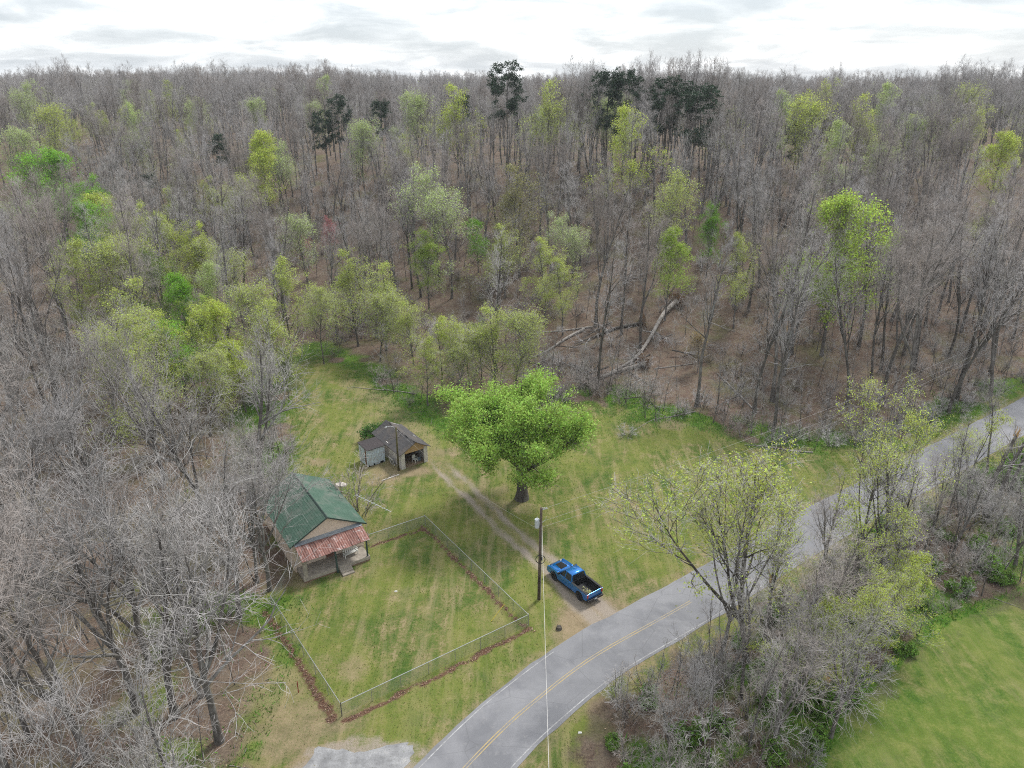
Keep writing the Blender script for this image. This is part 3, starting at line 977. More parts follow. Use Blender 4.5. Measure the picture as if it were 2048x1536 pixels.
PH = {}
for k, (tm, cm) in P_.items():
    z = np.empty(len(cm.vertices) * 3, np.float32); cm.vertices.foreach_get('co', z)
    PH[k] = float(np.percentile(z.reshape(-1, 3)[:, 2], 99.7))

# ---- the maple on the lawn, in full young leaf
P_['maple'] = make_maple(77)
_mx, _my = flat(1035, 997)
plant('maple', _mx + .5, _my, 1.27, 0.4, 'maple_tree', 'large spreading bright green tree in full leaf on the lawn beside the driveway', 'tree', None, (0.39, 0.56, 0.12))

# ---- trees in leaf or bud that stand out of the wood
for a in [
    ('leafy0', 95, 300, 19, 'tall bright green tree with twin pointed tops above the wood, far left', BRIGHT, 1.35),
    ('leafy1', 170, 345, 17, 'bright green tree just right of the twin-topped green tree', BRIGHT, 1.2),
    ('bud2', 35, 310, 17, 'dull green tree left of the twin-topped bright green tree', (0.15, 0.23, 0.04), 1.3),
    ('leafy2', 505, 262, 20, 'light green leafy tree beside a dark pine on the far hillside', YG, 1.15),
    ('bud3', 560, 285, 17, 'pale green budding tree right of the light green hillside tree', PALE, 1.1),
    ('bud3', 895, 338, 20, 'tall pale green budding tree in the middle of the hillside', PALE, 1.25),
    ('leafy1', 850, 452, 13, 'bright green small leafy tree below the tall pale budding tree', LIME, 1.15),
    ('leafy0', 955, 438, 9, 'bright green slim leafy tree beside the tall pale budding tree', BRIGHT, 0.9),
    ('leafy2', 1345, 458, 13, 'lime green tree with separate leaf clumps above the fallen trees', LIME, 0.95),
    ('leafy0', 1700, 382, 21, 'tall lime green forked tree standing alone in the bare right-hand wood', LIME, 1.0),
    ('leafy1', 1428, 402, 12, 'bright green slender leafy tree among bare trees up the slope', BRIGHT, 0.95),
    ('bud2', 1272, 212, 20, 'light green tree among the tall pines on the ridge', YG, 1.1),
    ('leafy2', 2015, 262, 17, 'yellow-green tree at the right edge of the bare hillside', YG, 1.2),
    ('bud0', 1040, 330, 18, 'pale straw-green tree with white stems in the middle of the wood', (0.30, 0.29, 0.12), 1.1),
    ('bud1', 600, 428, 14, 'light green budding tree beside the pink redbuds', PALE, 1.1),
    ('bud2', 1490, 470, 13, 'faint olive budding tree above the lawn in the bare wood', OLIVE, 1.0),
]:
    plant_top(a[0], a[1], a[2], a[3] * 1.3, a[4], color=a[5], widen=a[6])
for k, (px, py, h) in enumerate([(655, 428, 13.0), (603, 462, 12.0)]):
    plant_top('bud3', px, py, h, ['pink flowering redbud, the upper of two in the wood', 'pink flowering redbud, the lower of two in the wood'][k],
              'redbud_tree', PINK, 'flowering redbuds', 0.8)

# olive and yellow-green trees on the left-hand side of the clearing
_left = [(210, 385, 16, YG), (265, 400, 17, YG), (330, 425, 16, OLIVE), (150, 400, 16, BRIGHT), (385, 440, 15, YG), (250, 470, 16, OLIVE), (310, 500, 15, (.18, .26, .05)), (440, 345, 18, OLIVE), (365, 545, 13, BRIGHT),
         (195, 470, 16, OLIVE), (395, 585, 11, LIME), (460, 470, 15, OLIVE), (240, 560, 15, OLIVE), (300, 620, 13, YG), (420, 520, 14, PALE), (345, 640, 11, BRIGHT),
         (520, 600, 12, OLIVE), (480, 560, 13, OLIVE), (560, 520, 14, OLIVE), (630, 555, 12, OLIVE), (700, 500, 14, OLIVE), (470, 680, 9, YG), (545, 640, 9, STRAW), (180, 620, 15, OLIVE), (760, 520, 13, OLIVE),
         (40, 250, 18, PALE), (120, 480, 16, OLIVE), (420, 610, 12, YG), (270, 700, 12, OLIVE), (390, 700, 10, OLIVE)]
for i, (px, py, h, c) in enumerate(_left):
    plant_top(('leafy%d' % (i % 3)) if c in (BRIGHT, YG, LIME) else 'bud%d' % (i % 4), px, py, h * 1.25, COLN[c] + ' budding tree, ' + HSIZE(h) + ', ' + where2(px, py), color=c, widen=1.08, group='budding trees left of the clearing')
# behind the maple
for i, (px, py, h, c) in enumerate([(880, 640, 10.5, YG), (935, 625, 11, YG), (990, 610, 12, OLIVE), (1030, 615, 12, OLIVE), (850, 680, 9, OLIVE), (960, 650, 9, (.17, .25, .05)), (820, 600, 10, OLIVE), (905, 690, 8, OLIVE),
                                    (1095, 480, 14, OLIVE), (1160, 430, 14, PALE), (1010, 450, 13, OLIVE), (750, 580, 11, OLIVE), (1130, 520, 12, OLIVE)]):
    plant_top('bud%d' % ((i + 2) % 4), px, py, h * 1.15, COLN[c] + ' budding tree, ' + HSIZE(h) + ', ' + where3(px, py), color=c, widen=1.25, group='budding trees behind the lawn tree')
# specks of spring green along the far ridge
_far = [(410, 118, YG), (590, 138, YG), (640, 150, PALE), (262, 150, YG), (152, 150, PALE), (85, 205, YG), (262, 205, PALE), (868, 158, YG), (912, 168, YG), (840, 180, PALE), (1500, 168, YG), (1620, 158, YG), (1725, 188, YG), (1775, 205, YG),
        (1870, 150, YG), (1935, 212, YG), (2000, 208, PALE), (1640, 190, YG), (1580, 180, PALE), (1470, 215, PALE), (1100, 160, OLIVE), (720, 235, PALE), (985, 235, PALE), (30, 160, PALE), (335, 160, OLIVE), (1400, 190, OLIVE), (1790, 165, PALE),
        (1340, 330, OLIVE), (460, 150, OLIVE), (1955, 165, YG), (1690, 240, PALE), (790, 255, PALE)]
for i, (px, py, c) in enumerate(_far):
    if i % 3 == 1 and i > 1: continue
    plant_top('bud%d' % (i % 4), px, py, 23 + (i % 3), COLN[c] + ' tree in young leaf on the far ridge ' + where4(px, py), color=c, widen=0.95, group='budding trees on the far ridge')
# pines
for k, (px, py, h, lb) in enumerate([
    (1012, 122, 27, 'dark pine rising above the skyline near the middle of the ridge'),
    (1222, 136, 26, 'slim dark pine, left one of the skyline pair'),
    (1256, 140, 26, 'dark pine, right one of the skyline pair'),
    (1338, 152, 25, 'thin dark pine standing just left of the dense bushy pine'),
    (1395, 164, 25, 'dense bushy dark green pine, the fullest on the ridge'),
    (670, 188, 23, 'ragged dark pine left of centre on the hillside'),
    (645, 222, 20, 'lower ragged pine beside the hillside pine left of centre'),
    (762, 198, 19, 'small dark pine top above bare trees, left of centre'),
    (918, 188, 20, 'dark pine in front of a yellow-green ridge tree'),
    (430, 268, 18, 'dark pine against the light green hillside tree'),
    (290, 345, 15, 'low spreading dark pine behind the yellow-green trees on the left'),
    (1600, 236, 17, 'dark pine half hidden in the bare right-hand wood')]):
    plant_top('pine%d' % (k % 3), px, py, h * 1.08, lb, 'pine_tree', PINEC, 'pines on the hillside', 1.25 if k == 4 else 0.95)

# ---- shrubs in the clearing
_x, _y = flat(578, 800)
FOCUS.append((_x, _y, 6, 4.0, 22))
plant('leafy1', _x, _y, 0.36, None, 'leafy_shrub', 'round yellow-green shrub at the edge of the lawn behind the house', 'shrub', None, (0.22, 0.29, 0.05), sz=1.1)
_x, _y = flat(750, 880)
plant('leafbush0', _x, _y, 0.9, None, 'leafy_shrub', 'fresh green bush growing against the grey shed roof', 'shrub', None, (0.08, 0.20, 0.03), part_names=('stems', 'crown'))
_x, _y = flat(716, 1022)
plant('thicket0', _x, _y, 1.9, None, 'bare_sapling', 'thin bare multi-stemmed sapling beside the green-roofed house', 'tree', None, None, part_names=('stems', 'crown'))
_x, _y = site(1395, 745)
plant('bud1', _x, _y, 0.42, None, 'straw_coloured_tree', 'small arching tree with straw-yellow tassels above the lawn edge', 'tree', None, STRAW, sz=.9)

# ---- roadside trees right of the road
for (p, px, py, h, nm, lb, c, wd) in [
    ('roadside0', 1492, 1322, 21, 'budding_tree', 'yellow-green budding tree overhanging the road, nearest the truck', YG, 1.05),
    ('sparse1', 1440, 1315, 17, 'budding_tree', 'forked yellow-green tree leaning over the road beside the nearest budding tree', YG, 1.2),
    ('sparse0', 1545, 1250, 13, 'budding_tree', 'slender budding tree on the road edge, third from the truck', YG, .9),
    ('tall2', 1622, 1205, 14, 'bare_tree', 'bare dark-stemmed tree on the verge in front of the grey road', None, 1.0),
    ('sparse1', 1700, 1160, 20, 'budding_tree', 'tall twin-stemmed roadside tree with leafy tufts only at its top', YG, .85),
    ('roadside1', 1750, 1175, 20, 'budding_tree', 'tall lichen-grey roadside tree leaning right with yellow-green top', YG, .9),
    ('bud2', 1600, 1420, 10, 'budding_tree', 'low yellow-green tree in the thicket between road and right-hand lawn', YG, 1.4),
    ('bud2', 1690, 1350, 9, 'budding_tree', 'yellow-green tree spreading over the edge of the right-hand lawn', YG, 1.5),
    ('bud2', 1770, 1270, 9, 'budding_tree', 'small yellow-green tree at the top of the right-hand lawn', YG, 1.4),
]:
    x, y = flat(px, py)
    s = h / PH[p]
    plant(p, x, y, s * wd, None, nm, lb, 'tree', 'trees along the road', c, sz=1 / wd)

for (p, px, py, h, lb, wd) in [
    ('broad1', 1545, 1500, 12, 'bare tree with a wide tangled crown at the bottom of the roadside thicket', 1.0),
    ('broad3', 1660, 1475, 12.5, 'bare tree leaning over the edge of the right-hand lawn', 1.0),
    ('broad4', 1420, 1420, 9, 'low bare tree at the near end of the thicket beside the road', 1.0),
    ('broad0', 1905, 1110, 10, 'silvery bare tree in the thicket below the snapped clump', 1.1),
    ('broad2', 2030, 1130, 10, 'silvery bare tree at the right edge of the picture above the lawn', 1.2),
    ('broad1', 1800, 1150, 11, 'grey bare tree in the roadside thicket left of the silvery trees', 1.0),
    ('tall2', 1585, 1390, 15, 'thick dark-stemmed bare tree in the middle of the thicket by the split trunk', 1.2),
    ('tall0', 1760, 1215, 15, 'dark-stemmed bare tree behind the leafy-topped roadside trees', 1.1),
    ('tall4', 1480, 1400, 13, 'bare tree with pale twigs at the road edge opposite the truck', 1.2),
    ('broad2', 1340, 1500, 8, 'low pale bare tree at the bottom edge right of the road', 1.1)]:
    x, y = flat(px, py)
    plant(p, x, y, h / PH[p] * wd, None, 'bare_tree', lb, 'tree', 'trees along the road', None, sz=1 / wd)

for k, (px, py, h) in enumerate([(1620, 1300, 13), (1680, 1250, 14), (1560, 1440, 12), (1720, 1330, 10), (1500, 1490, 11), (1845, 1110, 12), (1890, 1050, 13), (1935, 1020, 12), (1400, 1490, 9), (1660, 1425, 12), (1530, 1270, 14), (1780, 1170, 13)]):
    x, y = flat(px, py)
    p = ['tall0', 'sparse0', 'tall3', 'sparse2', 'tall1', 'tall5'][k % 6]
    plant(p, x, y, h / PH[p], None, 'thin_tree', 'thin dark-stemmed tree in the roadside thicket', 'tree', 'thin trees of the roadside thicket', YG)

# ---- bare woodland: the 300 that show largest are single trees, the rest is the distant wood
rs = np.random.default_rng(21)
HOUSE_C, GARAGE_C = (-19.5, 65.5), (-14.0, 83.5)


def open_ground(x, y):
    return np.maximum(poly_sd(x, y, CLEAR), poly_sd(x, y, CLEAR2))


def darts(n, xr, yr, dmin, ok, rng, taken=()):
    cell = {}
    outp = []

    def near(x, y):
        i, j = int(x // dmin), int(y // dmin)
        for a in range(i - 1, i + 2):
            for b in range(j - 1, j + 2):
                for (u, v) in cell.get((a, b), ()):
                    if (u - x) ** 2 + (v - y) ** 2 < dmin * dmin: return True
        return False
    for (x, y) in taken: cell.setdefault((int(x // dmin), int(y // dmin)), []).append((x, y))
    X = rng.uniform(*xr, n); Y = rng.uniform(*yr, n)
    good = ok(X, Y)
    for x, y in zip(X[good], Y[good]):
        if not near(x, y):
            cell.setdefault((int(x // dmin), int(y // dmin)), []).append((x, y))
            outp.append((float(x), float(y)))
    return outp


def in_view(x, y, h=20, m=60):
    a, b = to_px(x, y, terrain(x, y)); c, d = to_px(x, y, terrain(x, y) + h)
    return ((np.maximum(a, c) > -m) & (np.minimum(a, c) < 2048 + m) & (np.minimum(b, d) < 1536 + m) & (y > 14))


def wooded(x, y):
    rd, sdv = line_d(x, y, ROAD_C)
    o_ = open_ground(x, y)
    w_ = (o_ < -1.6) & (rd > 4.6) & in_view(x, y)
    # keep the view clear to the house, the fence and the garage
    a, b = to_px(x, y, terrain(x, y) + 17)
    w_ &= ~((np.abs(a - 700) < 120) & (b > 760) & (b < 1120) & (y < 75))
    # the far right-hand side beyond the road strip
    w_ &= ~((x > 0) & (y < 100) & (o_ < 0) & (rd > 17) & (sdv > 0) & (x < 70) & (y < 62))
    # the thin patch where trees came down
    fx, fy = site(1290, 690)
    w_ &= ~((np.hypot((x - fx) / 15, (y - fy) / 11) < 1) & (rs.random(x.shape) < 0.82))
    return w_


near_pts = darts(16000, (-120, 130), (18, 235), 5.2, wooded, rs, TREE_SPOTS)
near_pts = [(x, y) for (x, y) in near_pts if not (x > 0 and y < 90 and open_ground(np.array(x), np.array(y)) < 0 and rs.random() < 0.45)]


def keeps_view(x, y, reach=99):
    """false where a tree would stand close in front of one of the trees in leaf"""
    for (u, v, h, wd_, ds_) in FOCUS:
        L = math.hypot(u, v); tx, ty = -u / L, -v / L
        a = (x - u) * tx + (y - v) * ty; b_ = abs((x - u) * ty - (y - v) * tx)
        if -1 < a < min(reach, ds_ if v < 200 else max(ds_, 22)) and b_ < wd_: return False
    return True


near_pts = [p for p in near_pts if keeps_view(*p) and not (p[0] < -10 and p[1] < 80 and rs.random() < .42)]
near_pts.sort(key=lambda p: math.hypot(p[0], p[1]))
# a few great bare trees framing the left foreground
great = []
for (px, py, p, h, lb) in [
    (275, 1425, 'broad0', 21.5, 'great pale-limbed bare tree, leftmost of the three in front of the house'),
    (352, 1432, 'broad2', 22, 'great bare tree whose pale limbs reach toward the green-roofed house'),
    (405, 1392, 'broad4', 19, 'great bare tree with a thick dark leaning trunk beside the fence wood'),
    (180, 1520, 'broad1', 20, 'bare tree with long pale boughs in the bottom left corner wood'),
    (95, 1180, 'broad3', 21, 'great bare tree with silvery boughs at the left edge of the wood'),
    (240, 1130, 'broad0', 21, 'great bare tree with white-barked forks deep in the left wood'),
    (425, 1060, 'broad2', 20, 'great pale bare tree spreading just left of the house'),
    (478, 1235, 'broad2', 17, 'great bare tree with limbs over the left side of the green roof'),
    (515, 1165, 'broad3', 15, 'grey bare tree between the fence end and the house corner'),
    (330, 960, 'broad1', 20, 'tall bare tree with ivory limbs in the middle of the left wood'),
    (505, 1090, 'broad4', 16, 'bare tree whose twigs hang over the rear of the green roof'),
    (540, 1180, 'broad0', 15.5, 'bare tree at the fence end with pale twigs across the left roof slope'),
    (60, 1480, 'broad4', 17, 'bare tree with pale boughs sweeping in at the lower left edge')]:
    x, y = flat(px, py)
    plant(p, x, y, h / PH[p], None, 'great_bare_tree', lb, 'tree', 'great bare trees of the left wood', None)
    great.append((x, y))
for (x, y, p, h, lb) in [(-17, 27.5, 'broad2', 17, 'bare tree whose pale branches fan up from the bottom edge, nearest the pull-in'),
                         (-26, 27, 'broad0', 18, 'bare tree whose pale branches sweep up from the bottom left corner')]:
    plant(p, x, y, h / PH[p], None, 'great_bare_tree', lb, 'tree', 'great bare trees of the left wood', None)
    great.append((x, y))
near_pts = [p for p in near_pts if min(math.hypot(p[0] - a, p[1] - b) for a, b in great) > 4.5]
N_SINGLE = 285
LOOK = {'tall0': 'slim dark-trunked bare tree', 'tall1': 'tall grey bare tree', 'tall2': 'forked brownish bare tree', 'tall3': 'narrow dark-stemmed bare tree', 'tall4': 'pale-twigged bare tree',
        'tall5': 'twin-stemmed brown bare tree', 'broad0': 'wide pale bare tree', 'broad1': 'broad grey bare tree', 'broad2': 'spreading silvery bare tree', 'broad3': 'broad forked bare tree', 'broad4': 'low-forked pale bare tree',
        'sapling0': 'thin pale bare sapling', 'sapling1': 'thin grey bare sapling', 'sapling2': 'taller thin bare sapling'}
MARKS = [(620, 700, 'at the end of the grassy track'), (700, 640, 'behind the garage field'), (820, 760, 'beside the long white dead branch'), (900, 600, 'up the slope behind the large green tree'),
         (1060, 560, 'above the thin level log'), (1200, 600, 'just above the fallen trees'), (1400, 620, 'right of the raised root plate'), (1330, 500, 'around the lime green tree'),
         (1500, 780, 'on the bank above the lawn corner'), (1600, 700, 'near the leaning snapped trunk'), (1700, 600, 'around the tall lime green tree'), (1850, 640, 'on the slope above the far road'),
         (1980, 650, 'at the right edge above the road'), (1800, 480, 'high on the right-hand slope'), (1550, 480, 'high on the slope right of centre'), (1150, 450, 'high on the middle slope'), (900, 450, 'around the tall pale budding tree'),
         (700, 450, 'near the pink redbuds'), (500, 560, 'among the yellow-green trees left of the track'), (350, 560, 'behind the yellow-green trees on the left'), (150, 600, 'deep in the left wood'), (60, 800, 'at the left edge of the picture'),
         (250, 800, 'in the middle of the left wood'), (450, 800, 'left of the round lawn shrub'), (500, 950, 'just left of the house'), (300, 1000, 'left of the house among great trees'), (100, 1050, 'on the leaf floor at the left edge'),
         (200, 1250, 'behind the great pale trees'), (450, 1350, 'between the great trees and the fence'), (400, 1500, 'near the paved pull-in'), (100, 1450, 'in the bottom left corner'),
         (1350, 1400, 'at the near end of the roadside thicket'), (1550, 1350, 'in the thicket by the split trunk'), (1700, 1200, 'in the thicket above the right-hand lawn'), (1900, 1060, 'in the thicket near the snapped clump'), (2000, 900, 'by the road bend')]


def where(x, y, z=6.0):
    a, b_ = to_px(x, y, tz(x, y) + z)
    return min(MARKS, key=lambda m: (m[0] - a) ** 2 + (m[1] - b_) ** 2)[2]


for i, (x, y) in enumerate(near_pts[:N_SINGLE]):
    left_w = x < -10 and y < 100
    strip_w = x > 0 and y < 84 and line_d(np.array(x), np.array(y), ROAD_C)[1] > 0
    r = rs.random()
    if strip_w:
        p = 'sapling%d' % rs.integers(3) if r < 0.6 else 'tall%d' % rs.integers(6); sc = rs.uniform(0.45, 0.75) if p[0] == 't' else rs.uniform(.8, 1.2)
        lb, gp = 'bare grey tree in the roadside thicket between road and right-hand lawn', 'bare trees of the roadside thicket'
    elif left_w:
        p = 'broad%d' % rs.integers(5) if r < 0.42 else ('tall%d' % rs.integers(6) if r < 0.85 else 'sapling%d' % rs.integers(3)); sc = rs.uniform(0.85, 1.15)
        lb, gp = 'bare grey woodland tree in the wood left of the house and yard', 'bare trees of the left wood'
    else:
        p = 'tall%d' % rs.integers(6) if r < 0.8 else 'sapling%d' % rs.integers(3); sc = (rs.uniform(0.95, 1.15) + .3 * (float(vnoise(x / 38, y / 38, 61)) - .4)) * (1 if p[0] == 't' else 1.1)
        lb, gp = 'bare grey woodland tree on the leaf-strewn slope behind the clearing', 'bare trees of the slope'
    lb = LOOK[p] + ' ' + where(x, y)
    plant(p, x, y, float(sc), None, 'bare_tree', lb, 'tree', gp, None, rng=rng_t)
print('bare trees near', len(near_pts))

# ---- scatter of shared shapes as one mass (nobody could count these)
_fl = {}


def fixed_leaf(c):
    if c not in _fl: _fl[c] = mat_leaf('mass_leaves_%d' % len(_fl), 0.45, c)
    return _fl[c]


def proto_collection(name, keys, color=None):
    c = bpy.data.collections.new(name)
    for i, k in enumerate(keys):
        tm, cm = P_[k]
        # trunk and crown joined in one source shape
        bm = bmesh.new(); bm.from_mesh(tm)
        me_ = bpy.data.meshes.new(name + '_source')
        nt_ = len(tm.materials)
        bm.from_mesh(cm)
        nf = len(tm.polygons)
        bm.faces.ensure_lookup_table()
        for f in bm.faces[nf:]: f.material_index += nt_
        bm.to_mesh(me_); bm.free()
        for m_ in list(tm.materials) + list(cm.materials): me_.materials.append(fixed_leaf(color[i % len(color)]) if m_ == M['leaf'] else m_)
        o = bpy.data.objects.new('%s_source_%02d' % (name, i), me_)
        if color: o.color = (*color[i % len(color)], 1)
        c.objects.link(o)
    return c


def scatter(name, coll, pts, idx, scale, rot, kind='stuff', label=None, cat=None):
    me_ = bpy.data.meshes.new(name)
    me_.vertices.add(len(pts)); me_.vertices.foreach_set('co', np.asarray(pts, np.float32).ravel())
    a = me_.attributes.new('pick', 'INT', 'POINT'); a.data.foreach_set('value', np.asarray(idx, np.int32))
    a = me_.attributes.new('size', 'FLOAT', 'POINT'); a.data.foreach_set('value', np.asarray(scale, np.float32))
    a = me_.attributes.new('turn', 'FLOAT_VECTOR', 'POINT'); a.data.foreach_set('vector', np.asarray(rot, np.float32).ravel())
    o = link(name, me_)
    g = bpy.data.node_groups.new(name, 'GeometryNodeTree')
    g.interface.new_socket('Geometry', in_out='INPUT', socket_type='NodeSocketGeometry')
    g.interface.new_socket('Geometry', in_out='OUTPUT', socket_type='NodeSocketGeometry')
    gi = g.nodes.new('NodeGroupInput'); go = g.nodes.new('NodeGroupOutput')
    ci = g.nodes.new('GeometryNodeCollectionInfo'); ci.inputs['Collection'].default_value = coll
    ci.inputs['Separate Children'].default_value = True; ci.inputs['Reset Children'].default_value = True
    ip = g.nodes.new('GeometryNodeInstanceOnPoints'); ip.inputs['Pick Instance'].default_value = True

    def at(nm_, ty):
        q = g.nodes.new('GeometryNodeInputNamedAttribute'); q.data_type = ty; q.inputs['Name'].default_value = nm_
        return q.outputs['Attribute']
    g.links.new(gi.outputs[0], ip.inputs['Points']); g.links.new(ci.outputs[0], ip.inputs['Instance'])
    g.links.new(at('pick', 'INT'), ip.inputs['Instance Index']); g.links.new(at('size', 'FLOAT'), ip.inputs['Scale'])
    er = g.nodes.new('FunctionNodeEulerToRotation')
    g.links.new(at('turn', 'FLOAT_VECTOR'), er.inputs[0]); g.links.new(er.outputs[0], ip.inputs['Rotation'])
    g.links.new(ip.outputs[0], go.inputs[0])
    md = o.modifiers.new('scatter', 'NODES'); md.node_group = g
    tag(o, label, cat, kind=kind)
    return o


# the wood beyond
far_pts = list(near_pts[N_SINGLE:])
far_pts += darts(26000, (-330, 330), (235, 560), 6.8, lambda x, y: in_view(x, y), rs, [])
far_pts += darts(9000, (-600, 600), (560, 950), 8.0, lambda x, y: in_view(x, y), rs, [])
far_pts = np.array([p for p in far_pts if p[1] > 420 or keeps_view(*p)])
keys = ['far%d' % i for i in range(6)] + ['bud0', 'bud1']
ck = proto_collection('woodland', keys, [(0.2, 0.22, 0.08)] * 6 + [OLIVE, PALE])
nP = len(far_pts)
pick = rs.integers(0, 6, nP)
pick = np.where(rs.random(nP) < 0.07, 6 + rs.integers(0, 2, nP), pick)
scatter('far_woodland', ck, np.stack([far_pts[:, 0], far_pts[:, 1], terrain(far_pts[:, 0], far_pts[:, 1]) - 0.1], 1), pick,
        np.clip(rs.uniform(0.88, 1.15, nP) + .45 * (vnoise(far_pts[:, 0] / 45, far_pts[:, 1] / 45, 61) - .45), .6, 1.4), np.stack([rs.normal(0, .03, nP), rs.normal(0, .03, nP), rs.uniform(0, 6.28, nP)], 1),
        label='bare grey leafless woodland covering the far hillside to the skyline', cat='woodland')
print('far trees', nP)

# saplings and brush under the trees
us = darts(16000, (-95, 120), (24, 215), 2.1, lambda x, y: wooded(x, y) & (vnoise(x / 14, y / 14, 77) + rs.normal(0, .15, x.shape) > 0.34), rs, [])
us += darts(2500, (4, 75), (30, 84), 1.6, lambda x, y: (open_ground(x, y) < -0.4) & (line_d(x, y, ROAD_C)[0] > 4.4) & (line_d(x, y, ROAD_C)[0] < 17) & (line_d(x, y, ROAD_C)[1] > 0), rs, [])
_n0 = len(us)
us += darts(2600, (-40, 70), (72, 116), 1.7, lambda x, y: (open_ground(x, y) < -.6) & (open_ground(x, y) > -6) & (line_d(x, y, ROAD_C)[0] > 6) & (line_d(x, y, ROAD_C)[1] < 0), rs, [])
us = np.array([p for p in us if p[1] < 84 or keeps_view(*p, 9)])
ku = proto_collection('brush', ['thicket0', 'thicket1', 'sapling0', 'sapling1', 'leafbush1'], [(0.1, 0.2, 0.04), (0.1, .2, .04), (.1, .2, .04), (.1, .2, .04), (0.19, 0.33, 0.055)])
nU = len(us)
pk = rs.choice(5, nU, p=[.29, .29, .21, .21, .0])
_sd = line_d(us[:, 0], us[:, 1], ROAD_C)
pk = np.where((np.arange(nU) > _n0) & (rs.random(nU) < .30) | ((_sd[1] > 0) & (_sd[0] < 17) & (us[:, 0] > 4) & (rs.random(nU) < .28)), 4, pk)
scatter('undergrowth', ku, np.stack([us[:, 0], us[:, 1], terrain(us[:, 0], us[:, 1]) - 0.05], 1), pk, rs.uniform(0.5, 1.15, nU),
        np.stack([rs.normal(0, .1, nU), rs.normal(0, .1, nU), rs.uniform(0, 6.28, nU)], 1),
        label='thin grey saplings and leafless brush under the woodland trees', cat='undergrowth')
print('brush', nU)

# ================================================================== buildings
def mat_paint_wall(name, base, worn, amount=0.55, scale=1.6):
    t = NT(name)
    p = t.obj()
    n1 = t.noise(scale, 6, 0.7, p); n2 = t.noise(scale * 6, 4, 0.7, p)
    f = t.math('ADD', t.math('MULTIPLY', n1, .6), t.math('MULTIPLY', n2, .4))
    mp = t.n('ShaderNodeMapping', {'Vector': p, 'Scale': (8, 8, 0.5)})
    drip = t.noise(1.2, 4, 0.6, mp.outputs[0])
    c = t.mix(t.ramp(f, [(amount - .08, (0, 0, 0)), (amount + .08, (1, 1, 1))]), base, worn)
    c = t.mix(t.ramp(drip, [(0.5, (0, 0, 0)), (0.75, (0.45,) * 3)]), c, tuple(x * 0.6 for x in worn))
    return t.bsdf(c, 0.85, 0, 0.2, f, 0.4, 0.02)


def mat_shingle(name, a, b, c_):
    t = NT(name)
    p = t.obj()
    mp = t.n('ShaderNodeMapping', {'Vector': p, 'Scale': (4.0, 0.9, 4.0)})
    n1 = t.noise(1.3, 5, 0.65, mp.outputs[0]); n2 = t.noise(9, 4, 0.7, p); n3 = t.noise(0.55, 4, 0.6, p, 0.4)
    c = t.ramp(t.math('ADD', t.math('MULTIPLY', n1, .5), t.math('MULTIPLY', n2, .5)), [(0.35, a), (0.6, b)])
    c = t.mix(t.ramp(n3, [(0.48, (0, 0, 0)), (0.68, (0.75,) * 3)]), c, c_)
    return t.bsdf(c, 0.9, 0, 0.2, n2, 0.5, 0.02)


M['cream'] = mat_paint_wall('cream_siding', (0.70, 0.57, 0.45), (0.50, 0.42, 0.36), 0.58)
M['green_shingle'] = mat_shingle('green_shingles', (0.045, 0.090, 0.064), (0.088, 0.148, 0.112), (0.165, 0.178, 0.155))
M['white_wood'] = plain('white_painted_wood', (0.66, 0.65, 0.61), 0.7, var=0.15)
M['green_wood'] = plain('dark_green_wood', (0.035, 0.06, 0.05), 0.7)
M['concrete'] = plain('old_concrete', (0.33, 0.29, 0.24), 0.9, var=0.3, scale=2.5)
M['brick'] = plain('brown_brick', (0.22, 0.13, 0.09), 0.9)
M['dark'] = plain('dark_interior', (0.018, 0.017, 0.016), 0.6)
M['flash'] = plain('grey_flashing', (0.30, 0.33, 0.36), 0.5, 0.4, var=0.25)
M['steel'] = plain('galvanised_steel', (0.42, 0.43, 0.43), 0.45, 0.7, 0.4, var=0.15)
M['aluminium'] = plain('aluminium', (0.62, 0.63, 0.64), 0.4, 0.6, 0.5, var=0.1)
M['dark_glass'] = plain('window_glass', (0.02, 0.025, 0.03), 0.08, 0, 0.6, var=0.1)
M['weathered'] = mat_paint_wall('weathered_boards', (0.64, 0.61, 0.57), (0.40, 0.35, 0.30), 0.55, 2.4)
M['tan_board'] = mat_paint_wall('bare_tan_boards', (0.46, 0.30, 0.15), (0.36, 0.27, 0.18), 0.6, 2.2)
M['grey_shingle'] = mat_shingle('charcoal_shingles', (0.050, 0.048, 0.050), (0.105, 0.100, 0.100), (0.135, 0.115, 0.10))
M['blue_board'] = mat_paint_wall('peeling_blue_boards', (0.54, 0.64, 0.71), (0.33, 0.27, 0.23), 0.56, 2.6)
M['black_roof'] = mat_shingle('black_roll_roofing', (0.040, 0.034, 0.036), (0.075, 0.064, 0.064), (0.055, 0.05, 0.05))
M['rust_wood'] = plain('red_brown_wood', (0.17, 0.085, 0.06), 0.9)


def mat_rust():
    t = NT('rusted_sheet')
    oi = t.n('ShaderNodeObjectInfo')
    p = t.obj()
    mp = t.n('ShaderNodeMapping', {'Vector': p, 'Scale': (5, 1.2, 1)})
    n1 = t.noise(1.4, 6, 0.7, mp.outputs[0]); n2 = t.noise(2.2, 5, 0.7, p)
    c = t.ramp(n1, [(0.3, (0.13, 0.062, 0.050)), (0.5, (0.25, 0.120, 0.098)), (0.68, (0.36, 0.225, 0.195))])
    c = t.mix(t.ramp(n2, [(0.54, (0, 0, 0)), (0.66, (0.75,) * 3)]), c, (0.44, 0.40, 0.39))
    k = t.n('ShaderNodeMapRange', {'Value': oi.outputs['Random'], 'To Min': 0.7, 'To Max': 1.3})
    h = t.n('ShaderNodeHueSaturation', {'Value': k.outputs[0], 'Color': c})
    return t.bsdf(h.outputs[0], 0.75, 0.15, 0.3, n2, 0.3, 0.01)


M['rust'] = mat_rust()

